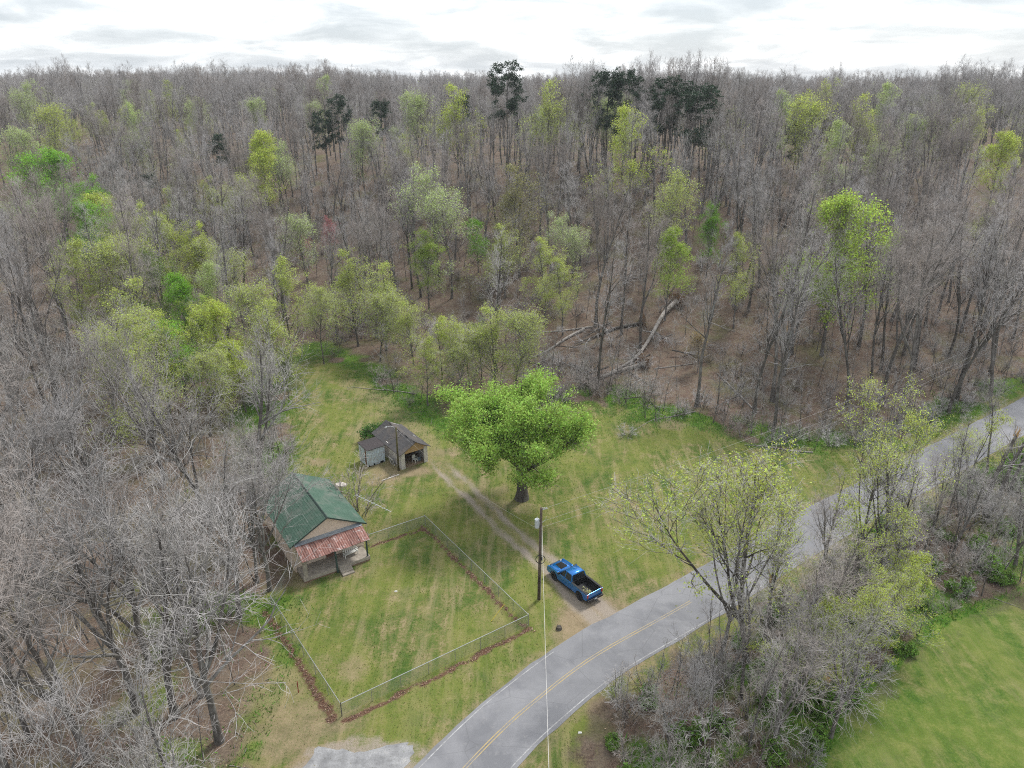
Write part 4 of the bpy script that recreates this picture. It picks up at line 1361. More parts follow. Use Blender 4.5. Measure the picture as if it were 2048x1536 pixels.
# ---- the house
HR = math.atan2(0.547, 0.837)
house = empty('house', (-18.2, 61.25, 0), HR)
tag(house, 'small old cream house with green shingle roof and rusty porch roof', 'house')
w_ = MB()
w_.box(-3.6, 3.6, 0.0, 9.95, 0.0, 3.15)
wall = w_.build('wall', M['cream'], house)
for y0, y1 in ((0.0, 0.16), (9.79, 9.95)):
    MB().prism([(-3.62, 3.152), (3.62, 3.152), (0, 5.02)], 'y', y0, y1).build('gable', M['cream'], house)


def stepped_slope(sign, half, ze, zr, y0, y1, n, t=0.028, sag=0.0):
    """roof side made of overlapping shingle courses"""
    m = MB()
    for i in range(n):
        a, b = i / n, (i + 1) / n + 0.012
        x0, x1 = sign * half * (1 - a), sign * half * max(0, 1 - b)
        z0, z1 = ze + (zr - ze) * a, ze + (zr - ze) * min(1, b)
        p = [(x0, z0 - 0.03), (x1, z1 - 0.03), (x1, z1 + 0.012), (x0, z0 + t)]
        m.prism(p, 'y', y0, y1)
    return m


for sgn in (1, -1):
    stepped_slope(sgn, 3.92, 3.12, 5.2, -0.28, 10.25, 17).build('roof_slope', M['green_shingle'], house)
MB().prism([(-0.16, 5.13), (0.16, 5.13), (0.0, 5.27)], 'y', -0.29, 10.26).build('ridge_cap', M['green_wood'], house)
for sgn in (1, -1):
    MB().hexa([(sgn * 3.94, -0.30, 3.02), (sgn * 0.02, -0.30, 5.10), (sgn * 0.02, -0.27, 5.10), (sgn * 3.94, -0.27, 3.02),
               (sgn * 3.94, -0.30, 3.17), (sgn * 0.02, -0.30, 5.25), (sgn * 0.02, -0.27, 5.25), (sgn * 3.94, -0.27, 3.17)]).build('barge_board', M['green_wood'], house)
# porch
MB().box(-3.45, 3.35, -2.15, -0.003, 0.16, 0.52).build('porch_floor', M['concrete'], house, bevel=0.02)
MB().box(-3.4, 3.3, -2.1, -0.004, 0, 0.158).build('porch_base', M['brick'], house)
for i in range(3):
    MB().box(0.05, 1.25, -2.16 - 0.34 * (i + 1), -2.153 - 0.34 * i, 0, 0.40 - 0.13 * i).build('step', M['concrete'], house, bevel=0.015)
sheets = 15
for i in range(sheets):
    m = MB()
    x0 = -3.45 + 6.85 * i / sheets; wd = 6.85 / sheets
    rr = random.Random(40 + i)
    y_end = -2.35 + rr.uniform(-0.08, 0.06); dzz = rr.uniform(0.0, 0.03) + (0.012 if i % 2 else 0)
    prof = []
    nseg = 8
    for j in range(nseg + 1):
        prof.append((x0 - 0.015 + (wd + 0.03) * j / nseg, 0.022 * math.sin(j / nseg * 4 * math.pi)))
    vs, fs = [], []
    for yy, zz in ((-0.02, 3.22), (-1.2, 2.89 + rr.uniform(-.02, .02)), (y_end, 2.56 + rr.uniform(-.03, .02))):
        for (x, z) in prof: vs.append((x, yy, zz + z + dzz))
    for (yy, zz) in ((-0.02, 3.22), (-1.2, 2.89), (y_end, 2.56)):
        for (x, z) in prof: vs.append((x, yy, zz + z + dzz - 0.012))
    w1 = nseg + 1
    for a in range(2):
        for j in range(nseg):
            fs.append((a * w1 + j, a * w1 + j + 1, (a + 1) * w1 + j + 1, (a + 1) * w1 + j))
            o3 = 3 * w1
            fs.append((o3 + a * w1 + j + 1, o3 + a * w1 + j, o3 + (a + 1) * w1 + j, o3 + (a + 1) * w1 + j + 1))
    m.add(vs, fs)
    m.build('roof_sheet', M['rust'], house)
MB().hexa([(-3.45, -0.42, 3.14), (3.4, -0.42, 3.14), (3.4, -0.01, 3.27), (-3.45, -0.01, 3.27),
           (-3.45, -0.42, 3.19), (3.4, -0.42, 3.19), (3.4, -0.01, 3.34), (-3.45, -0.01, 3.34)]).build('flashing', M['flash'], house)
MB().box(-3.4, 3.3, -2.1, -1.98, 2.38, 2.52).build('porch_beam', M['green_wood'], house)
MB().box(3.05, 3.19, -2.08, -1.94, 0.523, 2.38).build('porch_post', M['green_wood'], house)
MB().hexa([(-0.22, -2.32, 0), (-0.06, -2.32, 0), (-0.06, -2.18, 0), (-0.22, -2.18, 0), (-0.2, -2.09, 2.38), (-0.04, -2.09, 2.38), (-0.04, -1.97, 2.38), (-0.2, -1.97, 2.38)]).build('porch_post', M['green_wood'], house)
MB().tube([(-3.15, -1.9, 0.523), (-3.15, -1.9, 0.7), (-3.15, -1.9, 2.1), (-3.15, -1.9, 2.38)], [0.30, 0.24, 0.22, 0.28], 12).build('porch_column', M['concrete'], house)
# door and windows under the porch and on the right-hand wall
d_ = MB().box(-0.45, 0.45, -0.045, -0.003, 0.524, 2.5).build('door', M['rust_wood'], house)
MB().tube([(0.33, -0.09, 1.45), (0.33, -0.045, 1.45)], 0.03, 8).build('handle', M['steel'], d_)


def window(parent, cx, z0, z1, w, face, at):
    """face 'front' lies in the plane y=at looking to -y, 'right' in x=at looking to +x"""
    if face == 'front':
        f = MB()
        for (a, b, c, d) in ((cx - w / 2 - .07, cx + w / 2 + .07, z1, z1 + .08), (cx - w / 2 - .07, cx + w / 2 + .07, z0 - .08, z0),
                             (cx - w / 2 - .07, cx - w / 2, z0, z1), (cx + w / 2, cx + w / 2 + .07, z0, z1), (cx - w / 2, cx + w / 2, (z0 + z1) / 2 - .025, (z0 + z1) / 2 + .025)):
            f.box(a, b, at - .06, at - .003, c, d)
        o = f.build('window', M['white_wood'], parent)
        for (c, d) in ((z0, (z0 + z1) / 2 - .026), ((z0 + z1) / 2 + .026, z1)):
            MB().box(cx - w / 2 + .002, cx + w / 2 - .002, at - .025, at - .004, c + .002, d - .002).build('pane', M['dark_glass'], o)
    else:
        f = MB()
        for (a, b, c, d) in ((cx - w / 2 - .07, cx + w / 2 + .07, z1, z1 + .08), (cx - w / 2 - .07, cx + w / 2 + .07, z0 - .08, z0),
                             (cx - w / 2 - .07, cx - w / 2, z0, z1), (cx + w / 2, cx + w / 2 + .07, z0, z1), (cx - w / 2, cx + w / 2, (z0 + z1) / 2 - .025, (z0 + z1) / 2 + .025)):
            f.box(at + .003, at + .06, a, b, c, d)
        o = f.build('window', M['white_wood'], parent)
        for (c, d) in ((z0, (z0 + z1) / 2 - .026), ((z0 + z1) / 2 + .026, z1)):
            MB().box(at + .004, at + .025, cx - w / 2 + .002, cx + w / 2 - .002, c + .002, d - .002).build('pane', M['dark_glass'], o)


window(house, -1.9, 1.1, 2.3, 1.0, 'front', 0.0)
window(house, 1.95, 1.1, 2.3, 1.0, 'front', 0.0)
window(house, 2.6, 1.3, 2.4, 0.9, 'right', 3.6)
window(house, 6.8, 1.3, 2.4, 0.9, 'right', 3.6)
lt = MB()
lt.box(0.6, 2.6, 9.953, 11.2, 0, 2.6)
lt = lt.build('rear_lean_to', M['white_wood'], house)
MB().hexa([(0.5, 9.96, 3.0), (2.7, 9.96, 3.0), (2.7, 11.4, 2.72), (0.5, 11.4, 2.72), (0.5, 9.96, 3.06), (2.7, 9.96, 3.06), (2.7, 11.4, 2.78), (0.5, 11.4, 2.78)]).build('lean_to_roof', M['aluminium'], lt)

hm = Matrix.Translation((-18.2, 61.25, 0)) @ Matrix.Rotation(HR, 4, 'Z')


def at_house(x, y, z): return hm @ Vector((x, y, z))


# white bench on the porch
bp = at_house(1.75, -1.0, 0.522)
bench = empty('porch_bench', bp, HR + R(8))
tag(bench, 'white slatted bench standing on the house porch', 'bench')
MB().box(-0.75, 0.75, -0.25, 0.25, 0.40, 0.44).build('seat', M['white_wood'], bench)
for i in range(7):
    MB().box(-0.72 + 0.22 * i, -0.62 + 0.22 * i, 0.22, 0.25, 0.442, 0.92).build('slat', M['white_wood'], bench)
MB().box(-0.75, 0.75, 0.215, 0.255, 0.922, 0.98).build('top_rail', M['white_wood'], bench)
for sx in (-1, 1):
    for sy in (-1, 1):
        MB().box(sx * 0.70 - .03, sx * 0.70 + .03, sy * 0.2 - .03, sy * 0.2 + .03, 0, 0.398).build('leg', M['white_wood'], bench)
    MB().box(sx * 0.72 - .03, sx * 0.72 + .03, -0.25, 0.21, 0.62, 0.66).build('armrest', M['white_wood'], bench)

# television aerial on a mast at the house corner
am = at_house(4.35, 0.9, 0)
aer = empty('television_aerial', am, 0)
tag(aer, 'silver television aerial with long boom on a mast beside the house corner', 'aerial')
MB().tube([(0, 0, 0), (0.05, 0.05, 5.6)], 0.024, 6).build('mast', M['steel'], aer)
_a, _b = flat(712, 990, 5.5), flat(781, 1023, 5.5)
pa, pb = Vector((_a[0] - am.x, _a[1] - am.y, 5.5)), Vector((_b[0] - am.x, _b[1] - am.y, 5.5))
MB().tube([pa, pb], 0.028, 6).build('boom', M['aluminium'], aer)
dirb = (pb - pa).normalized(); side = Vector((-dirb.y, dirb.x, 0))
for i in range(11):
    c = pa + (pb - pa) * (i / 10)
    L_ = 0.75 - 0.045 * i
    MB().tube([c - side * L_ * .5, c + side * L_ * .5], 0.011, 4).build('element', M['aluminium'], aer)
dish = empty('satellite_dish', at_house(4.15, 0.1, 0), R(-60))
tag(dish, 'small grey satellite dish on a short post at the house corner', 'satellite dish')
MB().tube([(0, 0, 0), (0, 0, 1.3)], 0.03, 6).build('post', M['steel'], dish)
m = MB(); vs = [(0, 0.06, 1.45)]
for r_, dy_ in ((0.15, 0.045), (0.30, 0.0)):
    for k in range(14): vs.append((r_ * math.cos(k / 14 * 6.283), dy_ - 0.12 * (r_ > .2) * 0, 1.45 + r_ * math.sin(k / 14 * 6.283)))
fs = [(0, 1 + k, 1 + (k + 1) % 14) for k in range(14)] + [(1 + k, 15 + k, 15 + (k + 1) % 14, 1 + (k + 1) % 14) for k in range(14)]
m.add(vs, fs); m.build('reflector', M['steel'], dish)
MB().tube([(0, 0.05, 1.2), (0, -0.38, 1.42)], 0.012, 5).build('feed_arm', M['steel'], dish)
_x, _y = flat(682, 970)
sl = MB(); rr = random.Random(2)
ring = [(0.75 * math.cos(k / 9 * 6.283) * rr.uniform(.8, 1.1), 0.5 * math.sin(k / 9 * 6.283) * rr.uniform(.8, 1.1)) for k in range(9)]
sl.add([(a, b, 0) for a, b in ring] + [(a * .93, b * .93, 0.14) for a, b in ring], [tuple(range(8, -1, -1)), tuple(range(9, 18))] + [(k, (k + 1) % 9, 9 + (k + 1) % 9, 9 + k) for k in range(9)])
o = sl.build('stone_slab', plain('pale_stone', (0.50, 0.45, 0.40), 0.9)); o.location = (_x, _y, 0.0)
tag(o, 'pale flat stone slab in the grass behind the green roof', 'slab')

# ---- the garage
GR = math.atan2(0.585, 0.811)
gar = empty('garage', (-12.12, 80.7, 0), GR)
tag(gar, 'old open-fronted garage with swaybacked charcoal shingle roof', 'garage')
GW, GL, GH = 1.85, 7.2, 2.3
wl_ = MB().box(-GW, -GW + .12, 0, GL, 0, GH).build('wall', M['weathered'], gar)
MB().box(GW - .12, GW, 0, GL, 0, GH).build('wall', M['weathered'], gar)
MB().box(-GW + .122, GW - .122, GL - .12, GL, 0, GH).build('wall', M['weathered'], gar)
MB().box(-GW + .122, -GW + .52, 0.0, .1, 0, GH).build('door_jamb', M['weathered'], gar)
MB().box(GW - .52, GW - .122, 0.0, .1, 0, GH).build('door_jamb', M['weathered'], gar)
MB().prism([(-GW + .523, 2.02), (GW - .523, 2.02), (GW - .523, GH), (GW + .0, GH), (0, 3.32), (-GW, GH), (-GW + .523, GH)], 'y', -0.02, .11).build('gable', M['tan_board'], gar)
MB().prism([(-GW, GH + .003), (GW, GH + .003), (0, 3.32)], 'y', GL - .1, GL).build('gable', M['weathered'], gar)
MB().box(-GW + .123, GW - .123, 0.11, GL - .13, 0.01, 0.04).build('floor', plain('earth_floor', (0.28, 0.20, 0.13), 0.95), gar)
# swaybacked roof: two sagging, rippled sheets of shingles with thickness
for sgn in (-1, 1):
    na, nb = 14, 30
    V, Fq = [], []
    for lay, off in ((0, 0.0), (1, -0.07)):
        for j in range(nb + 1):
            yy = -0.35 + (GL + 0.6) * j / nb
            sag = -0.16 * math.sin(math.pi * j / nb) + 0.07 * math.sin(j * 0.75 + sgn)
            for i in range(na + 1):
                a = i / na
                step_ = 0.022 * (1 - (a * na * 1.0 % 1)) if lay == 0 else 0
                V.append((sgn * 2.2 * (1 - a), yy, 2.2 + 1.25 * a + off + sag * (0.25 + 0.75 * a) - 0.05 * math.sin(math.pi * a) * (1 + math.sin(j * .5))))
    w1 = na + 1; tot = w1 * (nb + 1)
    for j in range(nb):
        for i in range(na):
            q = j * w1 + i
            Fq.append((q, q + 1, q + w1 + 1, q + w1)); Fq.append((tot + q + 1, tot + q, tot + q + w1, tot + q + w1 + 1))
    for j in range(nb):
        Fq.append((j * w1, (j + 1) * w1, tot + (j + 1) * w1, tot + j * w1))
    for i in range(na):
        Fq.append((i + 1, i, tot + i, tot + i + 1)); q = nb * w1 + i; Fq.append((q, q + 1, tot + q + 1, tot + q))
    MB().add(V, Fq).build('roof_slope', M['grey_shingle'], gar)
gm = Matrix.Translation((-12.12, 80.7, 0)) @ Matrix.Rotation(GR, 4, 'Z')
# things kept in the garage
ch = empty('garden_chair', gm @ Vector((0.45, 0.75, 0.045)), GR + R(20))
tag(ch, 'white garden chair in the open garage doorway', 'chair')
MB().box(-.25, .25, -.25, .25, .40, .44).build('seat', M['white_wood'], ch)
m = MB(); prof = [(-.25, .443), (.25, .443), (.27, .75), (.2, .93), (0, 1.0), (-.2, .93), (-.27, .75)]
m.prism(prof, 'y', .21, .25); m.build('backrest', M['white_wood'], ch)
for sx in (-1, 1):
    for sy in (-1, 1): MB().box(sx * .22 - .03, sx * .22 + .03, sy * .22 - .03, sy * .22 + .03, 0, .398).build('leg', M['white_wood'], ch)
    MB().box(sx * .27 - .03, sx * .27 + .03, -.24, .2, .60, .64).build('armrest', M['white_wood'], ch)
mw = empty('push_mower', gm @ Vector((1.05, 0.9, 0.045)), GR + R(-30))
tag(mw, 'blue-grey push mower with raised handle beside the white garage chair', 'mower')
M['blue_grey'] = plain('blue_grey_metal', (0.22, 0.28, 0.33), 0.5, .3)
M['rubber'] = plain('black_rubber', (0.02, 0.02, 0.02), 0.8)
MB().box(-.26, .26, -.35, .35, .12, .26).build('deck', M['blue_grey'], mw, bevel=.04)
MB().tube([(0, 0, .262), (0, 0, .45)], [.15, .13], 10).build('engine', M['blue_grey'], mw)
MB().tube([(-.22, .33, .2), (-.22, .95, .95), (.22, .95, .95), (.22, .33, .2)], .018, 6).build('handle', M['steel'], mw)
for sx in (-1, 1):
    for sy in (-1, 1): MB().tube([(sx * .265, sy * .28, .1), (sx * .32, sy * .28, .1)], .1, 12).build('wheel', M['rubber'], mw)
# old window sash leaning on the side wall
sa = empty('window_sash', gm @ Vector((-2.12, 1.9, 0.0)), GR + R(90))
sa.rotation_euler = (R(-14), 0, GR + R(90))
tag(sa, 'old white window sash leaning against the garage side wall', 'window sash')
f = MB()
for b in ((-.6, -.5, 0, 1.0), (.28, .6, 0, 1.0), (-.5, .28, 0, .1), (-.5, .28, .9, 1.0), (-.14, -.08, .1, .9)): f.box(b[0], b[1], -.025, .025, b[2], b[3])
f.build('frame', M['white_wood'], sa)
for (a, b) in ((-.498, -.142), (-.078, .278)): MB().box(a, b, -.008, .008, .102, .898).build('pane', M['dark_glass'], sa)
# a dead bough lying on the garage roof
bgh = empty('fallen_bough', gm @ Vector((-1.2, 3.4, 2.78)), GR + R(15))
tag(bgh, 'dead bough lying across the garage roof', 'branch')
rb = np.random.default_rng(3)
Pb = walk(rb, np.array([[-1.1, 0.1, 0.0]]), np.array([[1.0, -0.2, 0.38]]), np.array([3.0]), 8, .12, -.02)
Rb = .05 * np.linspace(1, .3, 9)[None]
g_ = Geo(); g_.add(*tubes(Pb, Rb, 5))
B1, BR1 = sprout(rb, Pb, Rb, 9, .15, 1, 45, 10, lambda t, L: L * .4, .5, 4, .15, 0, .3)
link('limb', g_.mesh('limb', [M['bark']]), None, bgh)
g_ = Geo(); g_.add(*tubes(B1, np.maximum(BR1, .012), 3)); link('twigs', g_.mesh('twigs', [M['twig_brown']]), None, bgh)

# ---- the lean-to shed
SR = math.atan2(0.62, 0.78)
sh = empty('shed', (-17.85, 80.31, 0), SR)
tag(sh, 'small shed of peeling pale blue boards with a black roof', 'shed')
m = MB(); rr = random.Random(9)


def planks(m, axis_, a0, a1, fixed, zt, outw, n):
    for i in range(n):
        p, q = a0 + (a1 - a0) * i / n + .006, a0 + (a1 - a0) * (i + 1) / n - .006
        z0 = rr.choice([0.05, 0.08, 0.12, 0.3]) if axis_ == 'x' else 0.05
        o_ = rr.uniform(0, .02)
        if axis_ == 'x': m.box(p, q, fixed - .03 - o_, fixed, z0, zt)
        else: m.box(fixed - .03 - o_, fixed, p, q, z0, zt)


planks(m, 'x', 0.0, 2.35, 0.0, 2.32, -1, 10)
m.build('front_boards', M['blue_board'], sh)
m = MB(); planks(m, 'y', 0.75, 2.2, 0.0, 2.4, -1, 6); planks(m, 'y', 0.0, 0.3, 0.0, 2.34, -1, 1)
m.build('side_boards', M['blue_board'], sh)
MB().box(0.004, 0.05, 0.3, 0.75, 0.02, 2.25).build('door', M['rust_wood'], sh)
MB().box(2.30, 2.35, 0.01, 2.2, 0.02, 2.34).build('end_wall', M['weathered'], sh)
MB().box(0.06, 2.29, 2.15, 2.2, 0.02, 2.4).build('back_wall', M['weathered'], sh)
MB().box(0.06, 2.29, 0.01, 2.14, 0.0, 0.03).build('floor', M['dark'], sh)
MB().hexa([(-.12, -.2, 2.34), (2.42, -.2, 2.34), (2.42, 2.35, 2.48), (-.12, 2.35, 2.48), (-.12, -.2, 2.41), (2.42, -.2, 2.41), (2.42, 2.35, 2.56), (-.12, 2.35, 2.56)]).build('roof', M['black_roof'], sh)
o = MB().box(-1.2, 1.2, -.06, .06, 0, .1).build('timber', M['weathered']); o.location = gm @ Vector((-3.9, -.95, 0)); o.rotation_euler = (0, 0, SR)
tag(o, 'weathered timber lying along the foot of the blue shed', 'timber')

# ---- fence
def mat_steelwire():
    return plain('fence_wire', (0.36, 0.40, 0.38), 0.5, 0.5, 0.4, var=0.1)


M['wire'] = mat_steelwire()
fence = empty('chain_link_fence', (*FENCE_A, 0))
tag(fence, 'waist-high chain-link fence round the front yard', 'fence')
FH = 1.25
fa = Vector((*FENCE_A, 0))


def fence_run(a, b, nposts, first=True):
    a = Vector((*a, 0)) - fa; b = Vector((*b, 0)) - fa
    d = b - a; L_ = d.length; u = d.normalized(); nrm2 = Vector((-u.y, u.x, 0))
    for i in range(0 if first else 1, nposts + 1):
        p = a + d * (i / nposts)
        corner = i in (0, nposts)
        m_ = MB().tube([p, p + Vector((0, 0, FH + (.08 if corner else -.02)))], .042 if corner else .026, 8).build('post', M['steel'], fence)
    MB().tube([a + Vector((0, 0, FH)), b + Vector((0, 0, FH))], .030, 6).build('top_rail', M['steel'], fence)
    s_ = 0.105; V, Fq = [], []
    hw = .0052
    n_ = int((L_ + FH) / s_)
    for k in range(n_):
        for dr in (1, -1):
            t0 = k * s_ - (FH if dr > 0 else 0)
            x0, x1 = (t0, t0 + FH) if dr > 0 else (t0, t0 - FH)
            z0, z1 = 0.03, FH
            if dr > 0:
                if x0 < 0: z0 += -x0; x0 = 0
                if x1 > L_: z1 -= x1 - L_; x1 = L_
                if x0 >= L_ or z0 >= z1: continue
            else:
                if x0 > L_: z0 += x0 - L_; x0 = L_
                if x1 < 0: z1 += x1; x1 = 0
                if z0 >= z1: continue
            A = a + u * x0; B = a + u * x1
            o_ = len(V); off = nrm2 * (.003 * dr)
            V += [(A.x + off.x - u.x * hw * 1.4, A.y + off.y - u.y * hw * 1.4, z0), (A.x + off.x + u.x * hw * 1.4, A.y + off.y + u.y * hw * 1.4, z0),
                  (B.x + off.x + u.x * hw * 1.4, B.y + off.y + u.y * hw * 1.4, z1), (B.x + off.x - u.x * hw * 1.4, B.y + off.y - u.y * hw * 1.4, z1)]
            Fq.append((o_, o_ + 1, o_ + 2, o_ + 3))
    me_ = np_mesh('wire_mesh', np.array(V), np.array(Fq)); link('wire_mesh', me_, M['wire'], fence)


fence_run(FENCE_A, FENCE_B, 7)
fence_run(FENCE_B, FENCE_C, 8, False)
fence_run(FENCE_C, FENCE_D, 3, False)
fence_run(FENCE_A, FENCE_E, 6)
fence_run(FENCE_E, FENCE_F, 2, False)

# ================================================================== poles and wires
M['pole_wood'] = mat_bark('creosoted_pole', (0.045, 0.034, 0.026), (0.15, 0.115, 0.09), 2.0, (0.11, 0.085, 0.065))
M['porcelain'] = plain('porcelain', (0.55, 0.55, 0.55), 0.3)
M['transformer'] = plain('transformer_grey', (0.52, 0.55, 0.57), 0.45, 0.2, var=0.08)
M['cable'] = plain('black_cable', (0.03, 0.03, 0.03), 0.6)
M['line'] = plain('bare_conductor', (0.50, 0.49, 0.47), 0.5, 0.3, var=0.1)
UP = Vector((2.52, 55.34, 0))
up = empty('utility_pole', UP)
tag(up, 'dark wooden utility pole with transformer and cable coil beside the truck', 'utility pole')
MB().tube([(0, 0, 0), (.01, 0, 3), (.03, 0, 6), (.06, .01, 9.9)], [.17, .155, .14, .115], 10).build('pole', M['pole_wood'], up, True)
tr_ = MB().tube([(-.3, -.12, 7.95), (-.3, -.12, 8.0), (-.3, -.12, 8.75), (-.3, -.12, 8.82), (-.3, -.12, 8.86)], [.19, .215, .215, .22, .13], 14).build('transformer', M['transformer'], up)
MB().tube([(-.3, -.12, 8.863), (-.3, -.12, 9.06)], [.04, .03], 8).build('bushing', M['porcelain'], tr_)
MB().box(-.14, .04, -.10, .0, 8.2, 8.5).build('transformer_bracket', M['steel'], up)
MB().tube([(.1, 0, 9.72), (.62, .12, 9.76)], .03, 6).build('insulator_bracket', M['steel'], up)
for k in range(3):
    MB().tube([(.2 + .17 * k, .03 + .04 * k, 9.79), (.2 + .17 * k, .03 + .04 * k, 9.93)], [.055, .035], 8).build('insulator', M['porcelain'], up)
MB().tube([(.12, -.02, 8.35), (.42, .12, 8.55), (.55, .16, 8.9)], .02, 5).build('cable_loop', M['line'], up)
# coil of spare cable hung on the pole
ring = [(.05 + .42 * math.cos(q / 28 * 6.283), -.26, 4.65 + .46 * math.sin(q / 28 * 6.283)) for q in range(29)]
MB().tube(ring, .035, 6, False).build('cable_coil', M['cable'], up)
MB().box(.05, .25, -.24, -.14, 4.5, 4.85).build('junction_box', M['cable'], up)
MB().tube([(.13, -.13, 0.05), (.13, -.14, 4.0), (.15, -.12, 8.2)], .02, 6).build('conduit', M['line'], up)


def wire(name, a, b, sag, label, r_=.0085, n_=26):
    m = MB(); pts = []
    for i in range(n_ + 1):
        t = i / n_
        p = Vector(a).lerp(Vector(b), t); p.z -= 4 * sag * t * (1 - t); pts.append(p)
    m.tube(pts, r_, 5)
    o = m.build(name, M['line'])
    tag(o, label, 'wire', 'overhead wires')
    return o


NEXT = (88.0, 115.0)
wire('overhead_wire', UP + Vector((.62, .12, 9.9)), (NEXT[0], NEXT[1], 9.9 + 0), 1.7, 'thin overhead wire from the pole top running right above the lawn')
wire('overhead_wire', UP + Vector((.12, 0, 8.5)), (NEXT[0], NEXT[1], 8.6), 1.9, 'middle overhead wire running from the pole along the lawn')
wire('overhead_wire', UP + Vector((.12, 0, 7.9)), (NEXT[0], NEXT[1] + .2, 7.9), 2.2, 'lowest overhead wire running from the pole along the lawn')
wire('overhead_wire', UP + Vector((.14, -.1, 8.1)), (1.6, 2.0, 8.4), 1.1, 'pale overhead wire crossing the road toward the bottom edge', .014)
wire('overhead_wire', UP + Vector((-.1, .1, 7.6)), (-13.9, 79.4, 5.6), .8, 'thin service wire from the utility pole to the garage pole', .006)
# farther pole that carries the wires, past the bend
p2 = empty('utility_pole', (NEXT[0], NEXT[1], tz(*NEXT)))
tag(p2, 'distant wooden utility pole past the road bend', 'utility pole')
MB().tube([(0, 0, 0), (0, 0, 10)], [.16, .11], 8).build('pole', M['pole_wood'], p2)
MB().box(-.6, .6, -.05, .05, 9.3, 9.42).build('crossarm', M['pole_wood'], p2)
# yard light pole at the garage
gp = empty('yard_light_pole', (-13.99, 79.45, 0))
tag(gp, 'greenish wooden pole with a curved lamp arm in front of the garage', 'light pole')
M['mossy'] = mat_bark('mossy_pole', (0.07, 0.062, 0.028), (0.16, 0.14, 0.065), 2.0)
MB().tube([(0, 0, 0), (0.0, 0.02, 3), (.02, .05, 5.9)], [.13, .115, .09], 9).build('pole', M['mossy'], gp, True)
MB().tube([(0, .05, 5.5), (-.25, .05, 5.95), (-.6, .02, 6.1), (-1.05, -.05, 6.02)], .03, 6).build('lamp_arm', M['aluminium'], gp)
MB().tube([(-1.05, -.05, 6.02), (-1.12, -.06, 5.98), (-1.3, -.08, 5.92)], [.06, .11, .08], 10).build('lamp_head', M['aluminium'], gp)
MB().tube([(.05, .02, 5.3), (.22, .1, 5.55)], [.05, .03], 6).build('insulator', M['porcelain'], gp)

# ================================================================== pickup truck
def mat_car():
    t = NT('blue_metallic_paint')
    n_ = t.noise(3.0, 3, 0.6, t.obj())
    c = t.ramp(n_, [(0.3, (0.006, 0.15, 0.50)), (0.7, (0.010, 0.20, 0.60))])
    return t.bsdf(c, 0.22, 0.55, 0.5, coat=1.0)


M['car'] = mat_car()
M['black_plastic'] = plain('black_plastic', (0.018, 0.018, 0.02), 0.5, var=0.2)
M['tyre'] = plain('tyre', (0.018, 0.018, 0.018), 0.85, var=0.2)
M['rim'] = plain('dark_alloy', (0.05, 0.05, 0.055), 0.35, 0.8, var=0.15)
M['tail'] = plain('red_lamp', (0.42, 0.012, 0.015), 0.25, 0, 0.6, var=0.1)
M['chrome'] = plain('bright_plate', (0.6, 0.62, 0.62), 0.4, 0.1, var=0.05)
M['decal'] = plain('matt_black_hood', (0.012, 0.012, 0.013), 0.35, var=0.3)
TDIR = Vector((-0.592, 0.806, 0)).normalized()
TR_ = math.atan2(TDIR.y, TDIR.x)
tc_ = Vector((5.145, 56.635, 0)) - Vector((-TDIR.y, TDIR.x, 0)) * 0.94
truck = empty('pickup_truck', tc_, TR_)
tag(truck, 'bright blue crew-cab pickup truck parked at the mouth of the driveway', 'truck')
XR, XF = -1.86, 1.86        # axles
WR = 0.43


def arch(xc, r_, z0, n_=9):
    return [(xc + r_ * math.cos(math.pi - math.pi * i / (n_ - 1)), z0 + r_ * math.sin(math.pi - math.pi * i / (n_ - 1))) for i in range(n_)]


def side_strip(bmx, prof, y0, y1):
    bmx.prism(prof, 'y', y0, y1)


# cab and engine-bay flanks with the front wheel arch, between the bed and the nose
b = MB()
za = 0.50
fp = [(-0.62, za)] + [(XF - .53, za)] + arch(XF, .53, za)[1:-1] + [(XF + .53, za), (2.72, za), (2.86, .62), (2.88, 1.0), (2.80, 1.16), (2.3, 1.23), (1.35, 1.27), (1.30, 1.26), (-0.62, 1.26)]
for s_ in (1, -1):
    b.prism(fp, 'y', s_ * 0.985, s_ * 0.80)
b.build('flank', M['car'], truck, bevel=.02)
# hood with a raised centre
hb = MB()
secs = []
for x, zt, hw in ((1.22, 1.27, .80), (1.7, 1.285, .80), (2.2, 1.26, .80), (2.6, 1.20, .78), (2.82, 1.08, .74), (2.9, .9, .70)):
    secs.append([(x, -hw, zt - .03), (x, -hw * .62, zt + .005), (x, -hw * .3, zt + .045), (x, 0, zt + .05), (x, hw * .3, zt + .045), (x, hw * .62, zt + .005), (x, hw, zt - .03), (x, hw, .55), (x, -hw, .55)])
vs = [p for s_ in secs for p in s_]; n9 = 9
fs = [tuple(range(9))[::-1], tuple(range(45, 54))]
for i in range(5):
    for j in range(9): fs.append((i * 9 + j, i * 9 + (j + 1) % 9, (i + 1) * 9 + (j + 1) % 9, (i + 1) * 9 + j))
hb.add(vs, fs); hood = hb.build('hood', M['car'], truck, True)
db = MB()
db.add([(1.42, -.42, 1.345), (2.35, -.36, 1.30), (2.35, .36, 1.30), (1.42, .42, 1.345), (1.42, 0, 1.362), (2.35, 0, 1.315),
        (1.42, -.42, 1.30), (2.35, -.36, 1.25), (2.35, .36, 1.25), (1.42, .42, 1.30)],
       [(0, 1, 5, 4), (4, 5, 2, 3), (0, 6, 7, 1), (2, 8, 9, 3), (1, 7, 8, 2, 5), (3, 9, 6, 0, 4)])
db.build('hood_panel', M['decal'], hood)
# cab floor block and bulkhead
MB().box(-.62, 1.25, -.797, .797, .5, 1.255).build('cab_body', M['car'], truck)
# greenhouse: blue roof and pillars, glass set in
def lerp(a, b_, t): return a + (b_ - a) * t


